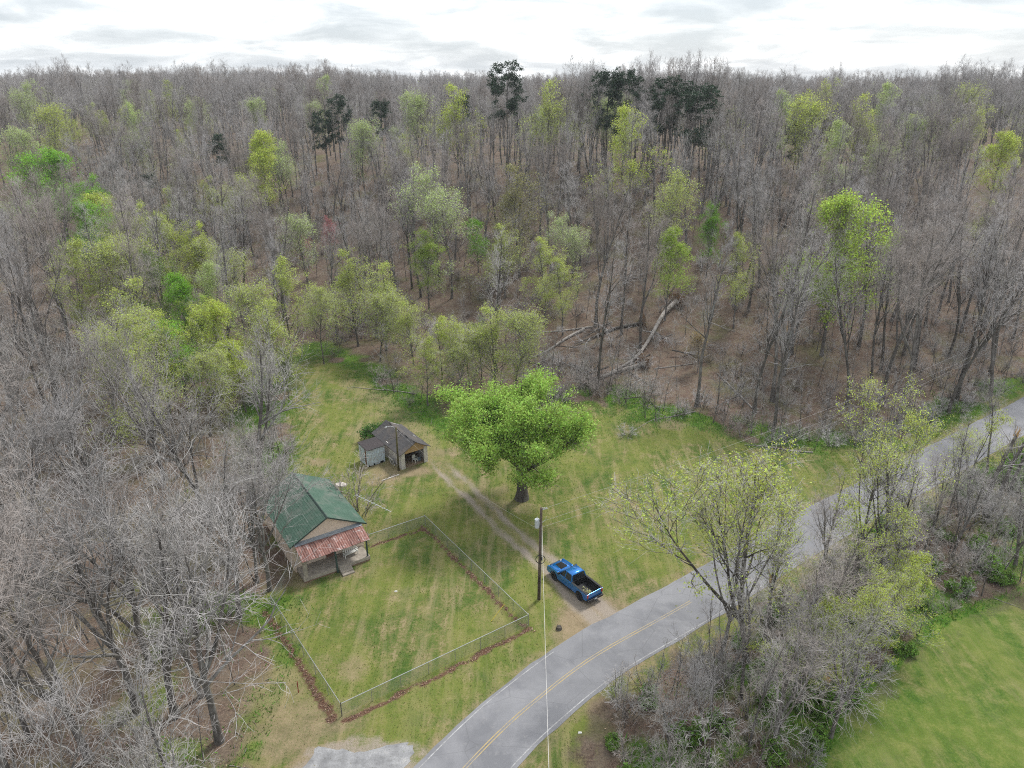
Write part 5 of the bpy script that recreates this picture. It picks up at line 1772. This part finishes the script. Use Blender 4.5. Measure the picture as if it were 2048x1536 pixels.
zb, zt_ = 1.262, 1.90
bl = dict(xf=1.28, xb=-.62, y=.93)      # belt line
rl = dict(xf=.52, xb=-.50, y=.74)       # roof line
ro = MB()
rsec = []
for x, dz_, hw in ((.56, -.045, .70), (.40, 0.0, .735), (0, .02, .745), (-.35, .01, .74), (-.53, -.04, .71)):
    rsec.append([(x, -hw, zt_ + dz_ - .05), (x, -hw * .85, zt_ + dz_ + .012), (x, 0, zt_ + dz_ + .04), (x, hw * .85, zt_ + dz_ + .012), (x, hw, zt_ + dz_ - .05), (x, hw * .9, zt_ - .10), (x, -hw * .9, zt_ - .10)])
vs = [p for s_ in rsec for p in s_]
fs = [tuple(range(7))[::-1], tuple(range(28, 35))]
for i in range(4):
    for j in range(7): fs.append((i * 7 + j, i * 7 + (j + 1) % 7, (i + 1) * 7 + (j + 1) % 7, (i + 1) * 7 + j))
ro.add(vs, fs); ro.build('roof', M['car'], truck, True)


def pane(pts, name, mat, th=.02):
    c = sum((Vector(p) for p in pts), Vector()) / len(pts)
    nn = (Vector(pts[1]) - Vector(pts[0])).cross(Vector(pts[2]) - Vector(pts[0])).normalized() * th
    if nn.dot(c - Vector((0, 0, 1.5))) > 0: nn = -nn
    k = len(pts)
    m = MB(); m.add([tuple(p) for p in pts] + [tuple(Vector(p) + nn) for p in pts],
                    [tuple(range(k)), tuple(range(2 * k - 1, k - 1, -1))] + [(i, (i + 1) % k, k + (i + 1) % k, k + i) for i in range(k)])
    return m.build(name, mat, truck)


ztr = zt_ - .06
pane([(bl['xf'], -.84, zb), (bl['xf'], .84, zb), (.58, .66, ztr), (.58, -.66, ztr)], 'windscreen', M['dark_glass'])
pane([(-.66, .80, zb), (-.66, -.80, zb), (-.55, -.64, ztr), (-.55, .64, ztr)], 'rear_window', M['dark_glass'])
for s_ in (1, -1):
    yb, yt = s_ * .925, s_ * .735
    for (x0, x1, x2, x3) in ((1.10, .33, .30, .52), (.22, -.56, -.46, .19)):
        pane([(x0, yb, zb + .01), (x1, yb, zb + .01), (x2, yt, ztr), (x3, yt, ztr)], 'side_window', M['dark_glass'], .015)
    pil = MB()
    for (xa, xb_, xc, xd) in ((1.30, 1.10, .52, .60), (.33, .22, .19, .30), (-.56, -.68, -.56, -.46)):
        pil.hexa([(xa, s_ * .80, zb), (xb_, s_ * .80, zb), (xb_, s_ * .935, zb), (xa, s_ * .935, zb), (xd, s_ * .66, ztr + .02), (xc, s_ * .66, ztr + .02), (xc, s_ * .745, ztr + .02), (xd, s_ * .745, ztr + .02)])
    pil.build('pillars', M['car'], truck)
    m = MB().box(.95, 1.12, min(s_ * .98, s_ * 1.20), max(s_ * .98, s_ * 1.20), 1.27, 1.46).build('wing_mirror', M['black_plastic'], truck, bevel=.03)
    for xh in (.30, -.50):
        MB().box(xh, xh + .16, min(s_ * .987, s_ * 1.012), max(s_ * .987, s_ * 1.012), 1.10, 1.14).build('door_handle', M['car'], truck)
    MB().box(-.55, 1.30, min(s_ * .90, s_ * 1.03), max(s_ * .90, s_ * 1.03), .40, .47).build('running_board', M['black_plastic'], truck)
    # bed side with the rear arch
    rp = [(-2.86, .58), (XR - .53, .52)] + arch(XR, .53, .52)[1:-1] + [(XR + .53, .52), (-.64, .52), (-.64, 1.28), (-2.90, 1.26)]
    MB().prism(rp, 'y', s_ * .985, s_ * .87).build('bed_side', M['car'], truck, bevel=.015)
    MB().box(-2.88, -.66, min(s_ * .80, s_ * .99), max(s_ * .80, s_ * .99), 1.283, 1.305).build('bed_rail', M['black_plastic'], truck)
    MB().box(-2.935, -2.865, min(s_ * .80, s_ * .95), max(s_ * .80, s_ * .95), .86, 1.24).build('tail_light', M['tail'], truck, bevel=.015)
    MB().box(2.78, 2.90, min(s_ * .62, s_ * .95), max(s_ * .62, s_ * .95), .90, 1.05).build('headlight', M['porcelain'], truck, bevel=.02)
MB().box(-2.84, -.645, -.868, .868, .60, .66).build('bed_floor', M['black_plastic'], truck)
MB().box(-.70, -.645, -.868, .868, .662, 1.28).build('bed_front', M['black_plastic'], truck)
for s_ in (1, -1):
    MB().box(-2.84, -.70, min(s_ * .835, s_ * .866), max(s_ * .835, s_ * .866), .662, 1.28).build('bed_liner', M['black_plastic'], truck)
    MB().box(XR - .45, XR + .45, min(s_ * .62, s_ * .833), max(s_ * .62, s_ * .833), .662, .86).build('wheel_housing', M['black_plastic'], truck)
MB().box(-2.905, -2.845, -.795, .795, .66, 1.275).build('tailgate', M['car'], truck, bevel=.02)
MB().box(-3.08, -2.88, -.96, .96, .46, .66).build('rear_bumper', M['black_plastic'], truck, bevel=.04)
MB().box(-3.09, -3.081, -.16, .16, .52, .64).build('number_plate', M['chrome'], truck)
MB().box(-3.25, -2.9, -.04, .04, .36, .42).build('tow_hitch', M['black_plastic'], truck)
MB().box(2.80, 3.00, -.93, .93, .46, .80).build('front_bumper', M['black_plastic'], truck, bevel=.05)
MB().box(2.84, 2.93, -.62, .62, .80, 1.04).build('grille', M['black_plastic'], truck)
MB().box(-2.6, 2.7, -.45, .45, .34, .498).build('chassis', M['black_plastic'], truck)
for xa in (XR, XF):
    for s_ in (1, -1):
        yi, yo = s_ * .70, s_ * .98
        m = MB(); prof = [(.24, 0), (.36, 0), (.41, .05), (WR, .12), (WR, .88), (.41, .95), (.36, 1), (.24, 1)]
        k_ = 22; vs, fs = [], []
        for i in range(k_):
            q = i / k_ * 6.283
            for (r_, t) in prof: vs.append((xa + r_ * math.cos(q), yi + (yo - yi) * t, WR + r_ * math.sin(q)))
        for i in range(k_):
            for j in range(len(prof)):
                a, b2 = i * 8 + j, i * 8 + (j + 1) % 8; c, d = ((i + 1) % k_) * 8 + (j + 1) % 8, ((i + 1) % k_) * 8 + j
                fs.append((a, b2, c, d))
        m.add(vs, fs); wh = m.build('wheel', M['tyre'], truck, True)
        rm = MB(); rm.tube([(xa, yi + (yo - yi) * .3, WR), (xa, yi + (yo - yi) * .86, WR)], .238, 18)
        for i in range(6):
            q = i / 6 * 6.283
            rm.hexa([(xa + .06 * math.cos(q + sx * 1.2), lerp(yi, yo, yy), WR + .06 * math.sin(q + sx * 1.2)) if rr_ == 0 else
                     (xa + .22 * math.cos(q + sx * .16), lerp(yi, yo, yy), WR + .22 * math.sin(q + sx * .16))
                     for yy in (.87, .97) for (rr_, sx) in ((0, -.5), (1, -1), (1, 1), (0, .5))])
        rm.build('rim', M['rim'], wh)
# load in the bed: cut leafy prunings
ld = empty('cut_branches', tc_ + TDIR * -1.95 + Vector((-TDIR.y, TDIR.x, 0)) * .15 + Vector((0, 0, .665)), TR_ + .4)
tag(ld, 'small heap of pale yellow-green prunings in the truck bed', 'prunings')
rb = np.random.default_rng(8)
az_ = rb.random(9) * 6.283
Pb = walk(rb, rb.normal(0, .12, (9, 3)) * np.array([1, 1, .1]) + np.array([0, 0, .06]), np.stack([np.cos(az_), np.sin(az_), np.full(9, .15)], 1), rb.uniform(.3, .6, 9), 4, .15, 0)
g_ = Geo(); g_.add(*tubes(Pb, np.full((9, 5), .012), 4)); link('sticks', g_.mesh('sticks', [M['twig_pale']]), None, ld)
g_ = Geo(); g_.add(*leaf_quads(rb, tips(rb, Pb, 130, .06, .1), .07)); o = link('leaves', g_.mesh('leaves', [M['leaf']]), None, ld); o.color = (.62, .62, .30, 1)

# ================================================================== fallen timber
M['raw_wood'] = plain('split_wood', (0.50, 0.33, 0.16), 0.85, var=0.3, scale=3)
M['soil'] = plain('root_soil', (0.20, 0.125, 0.075), 0.95, var=0.45, scale=4)
M['dead'] = mat_bark('dead_grey_wood', (0.17, 0.15, 0.135), (0.42, 0.385, 0.35), 2.5)


def fallen(pts, r0, r1, label, roots=0.0, limbs=8, limb_len=2.5, mat='dead', seed=1, name='fallen_tree', twigs=True, lift=0.0, cat='fallen tree', color_up=0.25):
    """pts: image points along the stem; the stem lies on the ground there, `lift` metres up at its far end"""
    rg = np.random.default_rng(seed)
    W = []
    for i, (px, py) in enumerate(pts):
        x, y = site(px, py)
        W.append((x, y, tz(x, y) + r0 * .8 + lift * (1 - i / (len(pts) - 1))))
    W = np.array(W)
    W = catmull(W, .6)
    base = W[0].copy(); base[2] -= r0 * .8 + lift
    o = empty(name, tuple(base))
    L_ = W - base
    L_ = L_ + np.cumsum(rg.normal(0, .015, L_.shape), 0)
    Rr = np.linspace(r0, r1, len(L_))[None]
    g = Geo(); g.add(*tubes(L_[None], Rr, 8))
    link('trunk', g.mesh('trunk', [M[mat]], True), None, o)
    if limbs:
        g = Geo()
        B, BR = sprout(rg, L_[None], Rr, limbs, .35, 1.0, 45, 12, lambda t, L: limb_len * (1.2 - .5 * t), .5, 6, .14, .01, .2)
        low = B[:, :, 2].min(1)
        g.add(*tubes(B, BR, 4))
        if twigs:
            B2, BR2 = sprout(rg, B, BR, 7, .2, 1, 40, 12, lambda t, L: L * .45, .5, 4, .16, 0, .3)
            B3, BR3 = sprout(rg, B2, BR2, 5, .2, 1, 40, 12, lambda t, L: L * .5, .6, 3, .18, 0, .4)
            g.add(*tubes(B2, np.maximum(BR2, .010), 3)); g.add(*tubes(B3, np.maximum(BR3, .008), 2))
        link('limbs', g.mesh('limbs', [M['twig_pale' if mat == 'dead' else 'twig']]), None, o)
    if roots:
        d = nrm(L_[0] - L_[2]); ref = np.array([0, 0, 1.0]); a = nrm(np.cross(d, ref)); b2 = np.cross(a, d)
        V, Fq = [], []
        c0 = L_[0] + d * .1
        kk, rings = 18, 4
        for li, off in ((0, .0), (1, .35)):
            for ri in range(rings):
                for q in range(kk):
                    rr_ = roots * ri / (rings - 1) * (1 + .22 * rg.standard_normal() * (ri == rings - 1))
                    t = q / kk * 6.283
                    V.append(c0 + d * (off * (1 - .7 * ri / (rings - 1)) + .06 * rg.standard_normal()) + rr_ * (math.cos(t) * a + math.sin(t) * b2))
        for li in range(2):
            for ri in range(rings - 1):
                for q in range(kk):
                    o_ = li * kk * rings
                    Fq.append((o_ + ri * kk + q, o_ + ri * kk + (q + 1) % kk, o_ + (ri + 1) * kk + (q + 1) % kk, o_ + (ri + 1) * kk + q))
        e_ = (rings - 1) * kk
        for q in range(kk): Fq.append((e_ + q, e_ + (q + 1) % kk, e_ + kk * rings + (q + 1) % kk, e_ + kk * rings + q))
        rp = link('root_plate', np_mesh('root_plate', np.array(V), np.array(Fq)), M['soil'], o)
        st = c0 + (rg.random((16, 1)) * .5 + .4) * roots * (np.cos(rg.random((16, 1)) * 6.28) * a + np.sin(rg.random((16, 1)) * 6.28) * b2)
        RT = walk(rg, st, nrm((st - c0) + d * .4), rg.uniform(.4, 1.0, 16), 4, .2, -.05)
        g = Geo(); g.add(*tubes(RT, np.linspace(.05, .012, 5)[None].repeat(16, 0), 4)); link('roots', g.mesh('roots', [M['twig_brown']]), None, rp)
    tag(o, label, cat, 'storm-felled timber')
    return o


fallen([(1352, 612), (1325, 640), (1296, 690), (1270, 722), (1235, 742), (1175, 772)], .42, .14, 'long uprooted trunk slanting down the slope from its raised root plate', 1.7, 12, 4.0, seed=1, lift=.5)
fallen([(1284, 733), (1250, 742), (1210, 757), (1165, 775)], .36, .15, 'pale uprooted trunk pointing left, lowest of the fallen trees behind the lawn', 1.5, 11, 4.0, seed=2)
fallen([(1283, 650), (1262, 653), (1232, 660), (1190, 676), (1150, 694)], .36, .10, 'dark uprooted trunk lying level beside an upright root plate', 1.5, 12, 4.5, 'bark_dark', seed=3)
fallen([(1168, 662), (1130, 682), (1095, 703), (1058, 720)], .28, .12, 'smooth pale log running down toward the large green tree', 0, 5, 2.2, seed=4)
fallen([(1185, 656), (1130, 662), (1058, 667)], .18, .1, 'thin grey log lying level across the slope above the green tree', 0, 4, 1.5, seed=5)
fallen([(1308, 740), (1345, 736), (1382, 732)], .12, .07, 'short grey log right of the raised roots', 0, 3, 1.4, seed=6)
fallen([(1390, 826), (1345, 834), (1305, 842), (1278, 857)], .13, .04, 'curved dead branch lying on the lawn edge', 0, 7, 1.6, seed=7, name='fallen_branch', cat='branch')
fallen([(1625, 908), (1580, 905), (1530, 897), (1488, 893)], .13, .05, 'dead branch lying in the grass by the road tree line', 0, 7, 1.5, seed=8, name='fallen_branch', cat='branch')
fallen([(1505, 818), (1475, 790), (1450, 765), (1434, 748)], .14, .06, 'bent grey stem fallen down the bank above the lawn', 0, 5, 1.8, seed=9)
fallen([(960, 530), (995, 548), (1030, 566)], .10, .06, 'short pale log on the leaf floor in the middle of the slope', 0, 3, 1.2, seed=10)
fallen([(1215, 525), (1180, 545), (1150, 560)], .10, .05, 'dark thin log high on the slope among upright trunks', 0, 3, 1.2, 'bark_dark', seed=11)
fallen([(560, 640), (610, 628), (660, 640)], .10, .05, 'pale broken bough across the brush left of the grassy track', 0, 6, 1.6, seed=12, name='fallen_branch', cat='branch')
fallen([(830, 790), (790, 785), (745, 780), (700, 775)], .10, .03, 'long white dead branch beside the grassy track behind the garage', 0, 8, 1.8, seed=13, name='fallen_branch', cat='branch')
_rt = random.Random(17)
for k in range(24):
    cx, cy = _rt.uniform(1050, 1480), (_rt.uniform(660, 735) if k < 12 else _rt.uniform(735, 815))
    ln, an = _rt.uniform(35, 80), _rt.choice([_rt.uniform(2.4, 2.9), _rt.uniform(-.4, .5), _rt.uniform(.6, 1.2)])
    fallen([(cx + ln * t * math.cos(an), cy + .55 * ln * t * math.sin(an)) for t in (-.5, 0, .5)], _rt.uniform(.08, .18), .04,
           'broken grey limb in the %s fallen-tree tangle' % ('upper' if k < 12 else 'lower'), 0, 10, 2.8, _rt.choice(['dead', 'bark', 'bark_dark']), seed=60 + k, name='fallen_branch', cat='branch', lift=_rt.uniform(0, 1.0))
# tangle of dead tops on the grass beside the maple
_x, _y = flat(1252, 872)
bp_ = plant('thicket1', _x, _y, .85, .3, 'brush_pile', 'grey pile of dead tops on the lawn right of the large green tree', 'brush pile', None, None, sz=.6, part_names=('stems', 'crown'))


def snag(px, py, h, r_, label, tilt, seed, splinter=True):
    """standing trunk snapped off, raw wood at the break"""
    rg = np.random.default_rng(seed)
    x, y = site(px, py)
    o = empty('broken_tree', (x, y, tz(x, y) - .1))
    P = walk(rg, np.zeros((1, 3)), nrm(np.array([[tilt[0], tilt[1], 1.0]])), np.array([h]), 9, .05, .01)
    Rr = np.linspace(r_, r_ * .6, 10)[None]
    g = Geo(); g.add(*tubes(P, Rr, 8)); link('trunk', g.mesh('trunk', [M['bark']], True), None, o)
    top = P[0, -1]; d = nrm(P[0, -1] - P[0, -3])
    m = MB()
    for k in range(5):
        a = rg.normal(0, r_ * .32, 3); L_ = rg.uniform(.5, 1.5)
        b0 = top + a * np.array([1, 1, 0]) - d * .15
        m.tube([tuple(b0), tuple(b0 + d * L_ * .6 + rg.normal(0, .06, 3)), tuple(b0 + d * L_ + rg.normal(0, .12, 3))], [r_ * .30, r_ * .2, .01], 5)
    m.build('splintered_top', M['raw_wood'], o)
    B, BR = sprout(rg, P, Rr, 7, .35, .95, 50, 10, lambda t, L: L * .35, .4, 5, .15, .05, .2)
    B2, BR2 = sprout(rg, B, BR, 6, .2, 1, 40, 12, lambda t, L: L * .45, .5, 3, .16, .03, .3)
    g = Geo(); g.add(*tubes(B, BR, 4)); g.add(*tubes(B2, np.maximum(BR2, .010), 3)); link('limbs', g.mesh('limbs', [M['twig']]), None, o)
    tag(o, label, 'broken tree', 'snapped trees')


snag(1548, 806, 11, .2, 'leaning snapped trunk with raw orange break above the lawn corner', (.22, .1), 1)
snag(1575, 720, 5.5, .13, 'short snapped stem with pale splintered tip on the slope right of the fallen trees', (.05, .02), 2)
snag(1972, 1002, 9.0, .26, 'thick snapped roadside tree, left stem of the broken clump', (-.06, .05), 3)
snag(1998, 996, 8.0, .24, 'thick snapped roadside tree with torn orange wood, right stem of the clump', (.10, .08), 4)
snag(2016, 985, 10.0, .20, 'leaning snapped stem behind the broken roadside clump', (.22, .1), 5)
snag(1530, 1330, 7.0, .14, 'pale barkless snapped stem in the roadside thicket nearest the road', (-.05, .05), 6)
# the split trunk showing orange wood in the thicket
_x, _y = flat(1640, 1395)
spl = empty('split_trunk', (_x, _y, 0), .9)
tag(spl, 'split trunk with bright orange torn wood in the roadside thicket', 'split trunk')
rg = np.random.default_rng(4)
P = walk(rg, np.array([[-1.6, -.8, .3]]), np.array([[1, .35, .45]]), np.array([3.2]), 6, .05, 0)
g = Geo(); g.add(*tubes(P, np.full((1, 7), .24), 8)); link('trunk', g.mesh('trunk', [M['bark']], True), None, spl)
for k in range(3):
    a = P[0, 5] + np.array([0, (k - 1) * .2, .1])
    MB().hexa([tuple(a + np.array(v)) for v in [(-.5, -.11, -.05), (1.2, -.07, .35), (1.2, .05, .35), (-.5, .11, -.05), (-.5, -.11, .05), (1.5, -.02, .75), (1.5, .02, .75), (-.5, .11, .05)]]).build('torn_wood', M['raw_wood'], spl)

# ---- small things
_x, _y = flat(1118, 1258)
o = MB().tube([(0, 0, -.05), (0, 0, .16), (0, 0, .28)], [.30, .24, .22], 10).build('tree_stump', M['bark_dark'], None); o.location = (_x, _y, 0)
tag(o, 'dark tree stump in the grass near the driveway mouth', 'stump')
_x, _y = flat(597, 1385)
o = MB().tube([(0, 0, 0), (0.02, 0, 1.15)], .035, 7).build('red_stake', plain('red_paint', (0.25, 0.03, 0.025), .6)); o.location = (_x, _y, 0)
tag(o, 'short red metal stake in bare earth left of the fence', 'stake')
_a = flat(982, 1243); _b = flat(1009, 1208, 1.3)
yr = MB().tube([(_a[0], _a[1], 0), (_b[0], _b[1], 1.3)], .03, 7).build('yellow_rod', plain('yellow_plastic', (0.60, 0.48, 0.05), .5))
tag(yr, 'thin yellow rod leaning in the yard near the fence corner', 'rod')
for (px, py, lb) in ((1160, 1466, 'scrap of white paper on the verge right of the road'), (792, 1183, 'small white scrap lying in the middle of the fenced yard')):
    x, y = flat(px, py)
    m = MB().add([(-.14, -.09, .03), (.14, -.07, .05), (.12, .1, .03), (-.12, .08, .07), (0, 0, .10)], [(0, 1, 4), (1, 2, 4), (2, 3, 4), (3, 0, 4)])
    o = m.build('paper_scrap', M['white_wood']); o.location = (x, y, 0); tag(o, lb, 'litter')

# ================================================================== grass, dead leaves
rs = np.random.default_rng(99)
M['blade_green'] = mat_leaf('grass_blades', 0.3, (0.15, 0.235, 0.042))
M['blade_straw'] = mat_leaf('dry_grass_blades', 0.3, (0.34, 0.29, 0.14))
M['blade_lush'] = mat_leaf('lush_weeds', 0.35, (0.12, 0.26, 0.035))
M['dead_leaf'] = mat_leaf('dead_leaves', 0.15, (0.24, 0.145, 0.10))
M['dead_leaf_b'] = mat_leaf('pale_dead_leaves', 0.15, (0.36, 0.25, 0.18))


def blades(X, Y, h, wd, rng):
    N = len(X)
    Z = terrain(X, Y)
    a = rng.random(N) * 6.283
    lx, ly = rng.normal(0, .5, N) * h, rng.normal(0, .5, N) * h
    dx_, dy_ = np.cos(a) * wd, np.sin(a) * wd
    V = np.stack([np.stack([X - dx_, Y - dy_, Z], 1), np.stack([X + dx_, Y + dy_, Z], 1), np.stack([X + lx, Y + ly, Z + h], 1)], 1)
    return V.reshape(-1, 3), np.arange(N * 3).reshape(-1, 3)


def tri_object(name, V, T, mats, mi, label, cat):
    me_ = np_mesh(name, V, None, T, tm=mi)
    for q in mats: me_.materials.append(q)
    o = link(name, me_)
    tag(o, label, cat, kind='stuff')


N = 150000
X = rs.uniform(-32, 60, N); Y = rs.uniform(34, 104, N)
g_, e_, lu, gr, lv = masks(X, Y)
rd, _ = line_d(X, Y, ROAD_C)
ok = (g_ * (1 - e_ * .8) * (1 - gr) > rs.random(N)) & (poly_sd(X, Y, CLEAR2) < -1) & (rd > 3.0) & in_view(X, Y, 1, 10)
hx = np.stack([(X + 18.2) * .837 + (Y - 61.25) * .547, -(X + 18.2) * .547 + (Y - 61.25) * .837], 1)
ok &= ~((np.abs(hx[:, 0]) < 3.7) & (hx[:, 1] > -2.3) & (hx[:, 1] < 11.3))
gx_ = np.stack([(X + 12.12) * .811 + (Y - 80.7) * .585, -(X + 12.12) * .585 + (Y - 80.7) * .811], 1)
ok &= ~((np.abs(gx_[:, 0]) < 2.0) & (gx_[:, 1] > -.2) & (gx_[:, 1] < 7.4))
X, Y = X[ok], Y[ok]
fresh = vnoise(X / 3, Y / 3, 31) * .6 + vnoise(X / .9, Y / .9, 32) * .4
h = (0.03 + .10 * rs.random(len(X)) ** 2) * (0.6 + fresh)
V, T = blades(X, Y, h, .018 + .02 * rs.random(len(X)), rs)
tri_object('grass', V, T, [M['blade_green'], M['blade_straw']], (fresh + rs.normal(0, .12, len(X)) < .50).astype(np.int32), 'short mown grass of the lawn and fenced yard', 'grass')
N = 260000
X = rs.uniform(-40, 75, N); Y = rs.uniform(34, 112, N)
g_, e_, lu, gr, lv = masks(X, Y)
rd, _ = line_d(X, Y, ROAD_C)
ok = (lu * .8 > rs.random(N)) & (rd > 3.3) & in_view(X, Y, 1, 10) & (poly_sd(X, Y, CLEAR2) < 0)
X, Y = X[ok], Y[ok]
V, T = blades(X, Y, .12 + .35 * rs.random(len(X)) ** 1.6, .03 + .03 * rs.random(len(X)), rs)
tri_object('lush_weeds', V, T, [M['blade_lush']], 0, 'lush green weeds along the edge of the wood', 'weeds')
# dead leaves along the fence and on the forest floor
N = 200000
X = rs.uniform(-24, 4, N); Y = rs.uniform(40, 69, N)
lv = masks(X, Y)[4]
ok = lv ** 2 * .4 > rs.random(N)
X1, Y1 = X[ok][:9000], Y[ok][:9000]
N = 90000
X2 = rs.uniform(-60, 80, N); Y2 = rs.uniform(30, 140, N)
ok = (open_ground(X2, Y2) < -.5) & in_view(X2, Y2, 1, 10) & (line_d(X2, Y2, ROAD_C)[0] > 3.4)
X2, Y2 = X2[ok], Y2[ok]
X = np.concatenate([X1, X2]); Y = np.concatenate([Y1, Y2])
V, Qd = leaf_quads(rs, np.stack([X, Y, terrain(X, Y) + .03], 1), .06, 3.0)
me_ = np_mesh('dead_leaves', V, Qd, qm=(rs.random(len(X)) < .3).astype(np.int32))
me_.materials.append(M['dead_leaf']); me_.materials.append(M['dead_leaf_b'])
tag(link('dead_leaves', me_), 'brown dead leaves drifted along the fence and under the trees', 'leaves', kind='stuff')

# fallen sticks on the forest floor
N = 9000
X = rs.uniform(-62, 85, N); Y = rs.uniform(30, 165, N)
ok = (open_ground(X, Y) < -.8) & in_view(X, Y, 1, 10) & (line_d(X, Y, ROAD_C)[0] > 4)
X, Y = X[ok], Y[ok]; n_ = len(X)
a = rs.random(n_) * 6.283
P = walk(rs, np.stack([X, Y, terrain(X, Y) + .05], 1), np.stack([np.cos(a), np.sin(a), rs.normal(.05, .08, n_)], 1), .4 + 2.4 * rs.random(n_) ** 2.5, 3, .12, 0)
P[:, :, 2] = np.maximum(P[:, :, 2], terrain(P[:, :, 0], P[:, :, 1]) + .02)
V, Qd = tubes(P, (.010 + .03 * rs.random(n_) ** 3)[:, None] * np.array([[1, .8, .6, .3]]), 3)
me_ = np_mesh('fallen_sticks', V, Qd); me_.materials.append(M['dead'])
tag(link('fallen_sticks', me_), 'fallen grey sticks scattered over the forest floor', 'sticks', kind='stuff')

# ================================================================== haze
t = NT('spring_haze')
pv = t.n('ShaderNodeVolumePrincipled', {'Color': (0.86, 0.90, 0.96, 1), 'Density': HAZE, 'Anisotropy': 0.0})
t.l(pv.outputs[0], t.o.inputs['Volume'])
hz = MB().box(-1720, 1720, -90, 1760, -40, 70).build('haze', t.m)
tag(hz, 'thin pale haze over the wooded hills', 'haze', kind='stuff')

# ================================================================== tell look-alikes apart by their order
_by = {}
for o in list(SC.objects):
    if o.parent is None and 'label' in o and o.get('kind') is None: _by.setdefault(o['label'], []).append(o)
_ord = ['leftmost', 'second from left', 'third from left', 'fourth from left', 'fifth from left', 'sixth from left', 'seventh from left', 'eighth from left', 'ninth from left', 'tenth from left', 'eleventh from left', 'twelfth from left', 'thirteenth from left', 'fourteenth from left', 'fifteenth from left']
for lb, os_ in _by.items():
    if len(os_) < 2: continue
    os_.sort(key=lambda o: float(to_px(o.location.x, o.location.y, o.location.z + 8)[0]))
    n_ = len(os_)
    nm_ = {2: ['left one of two', 'right one of two'], 3: ['left one of three', 'middle one of three', 'right one of three']}.get(n_)
    for i, o in enumerate(os_):
        q = nm_[i] if nm_ else (_ord[i] if i < len(_ord) else 'number %d from left' % (i + 1))
        o['label'] = lb + ', ' + q
        if len(o['label'].split()) > 16: print('long label', o['label'])
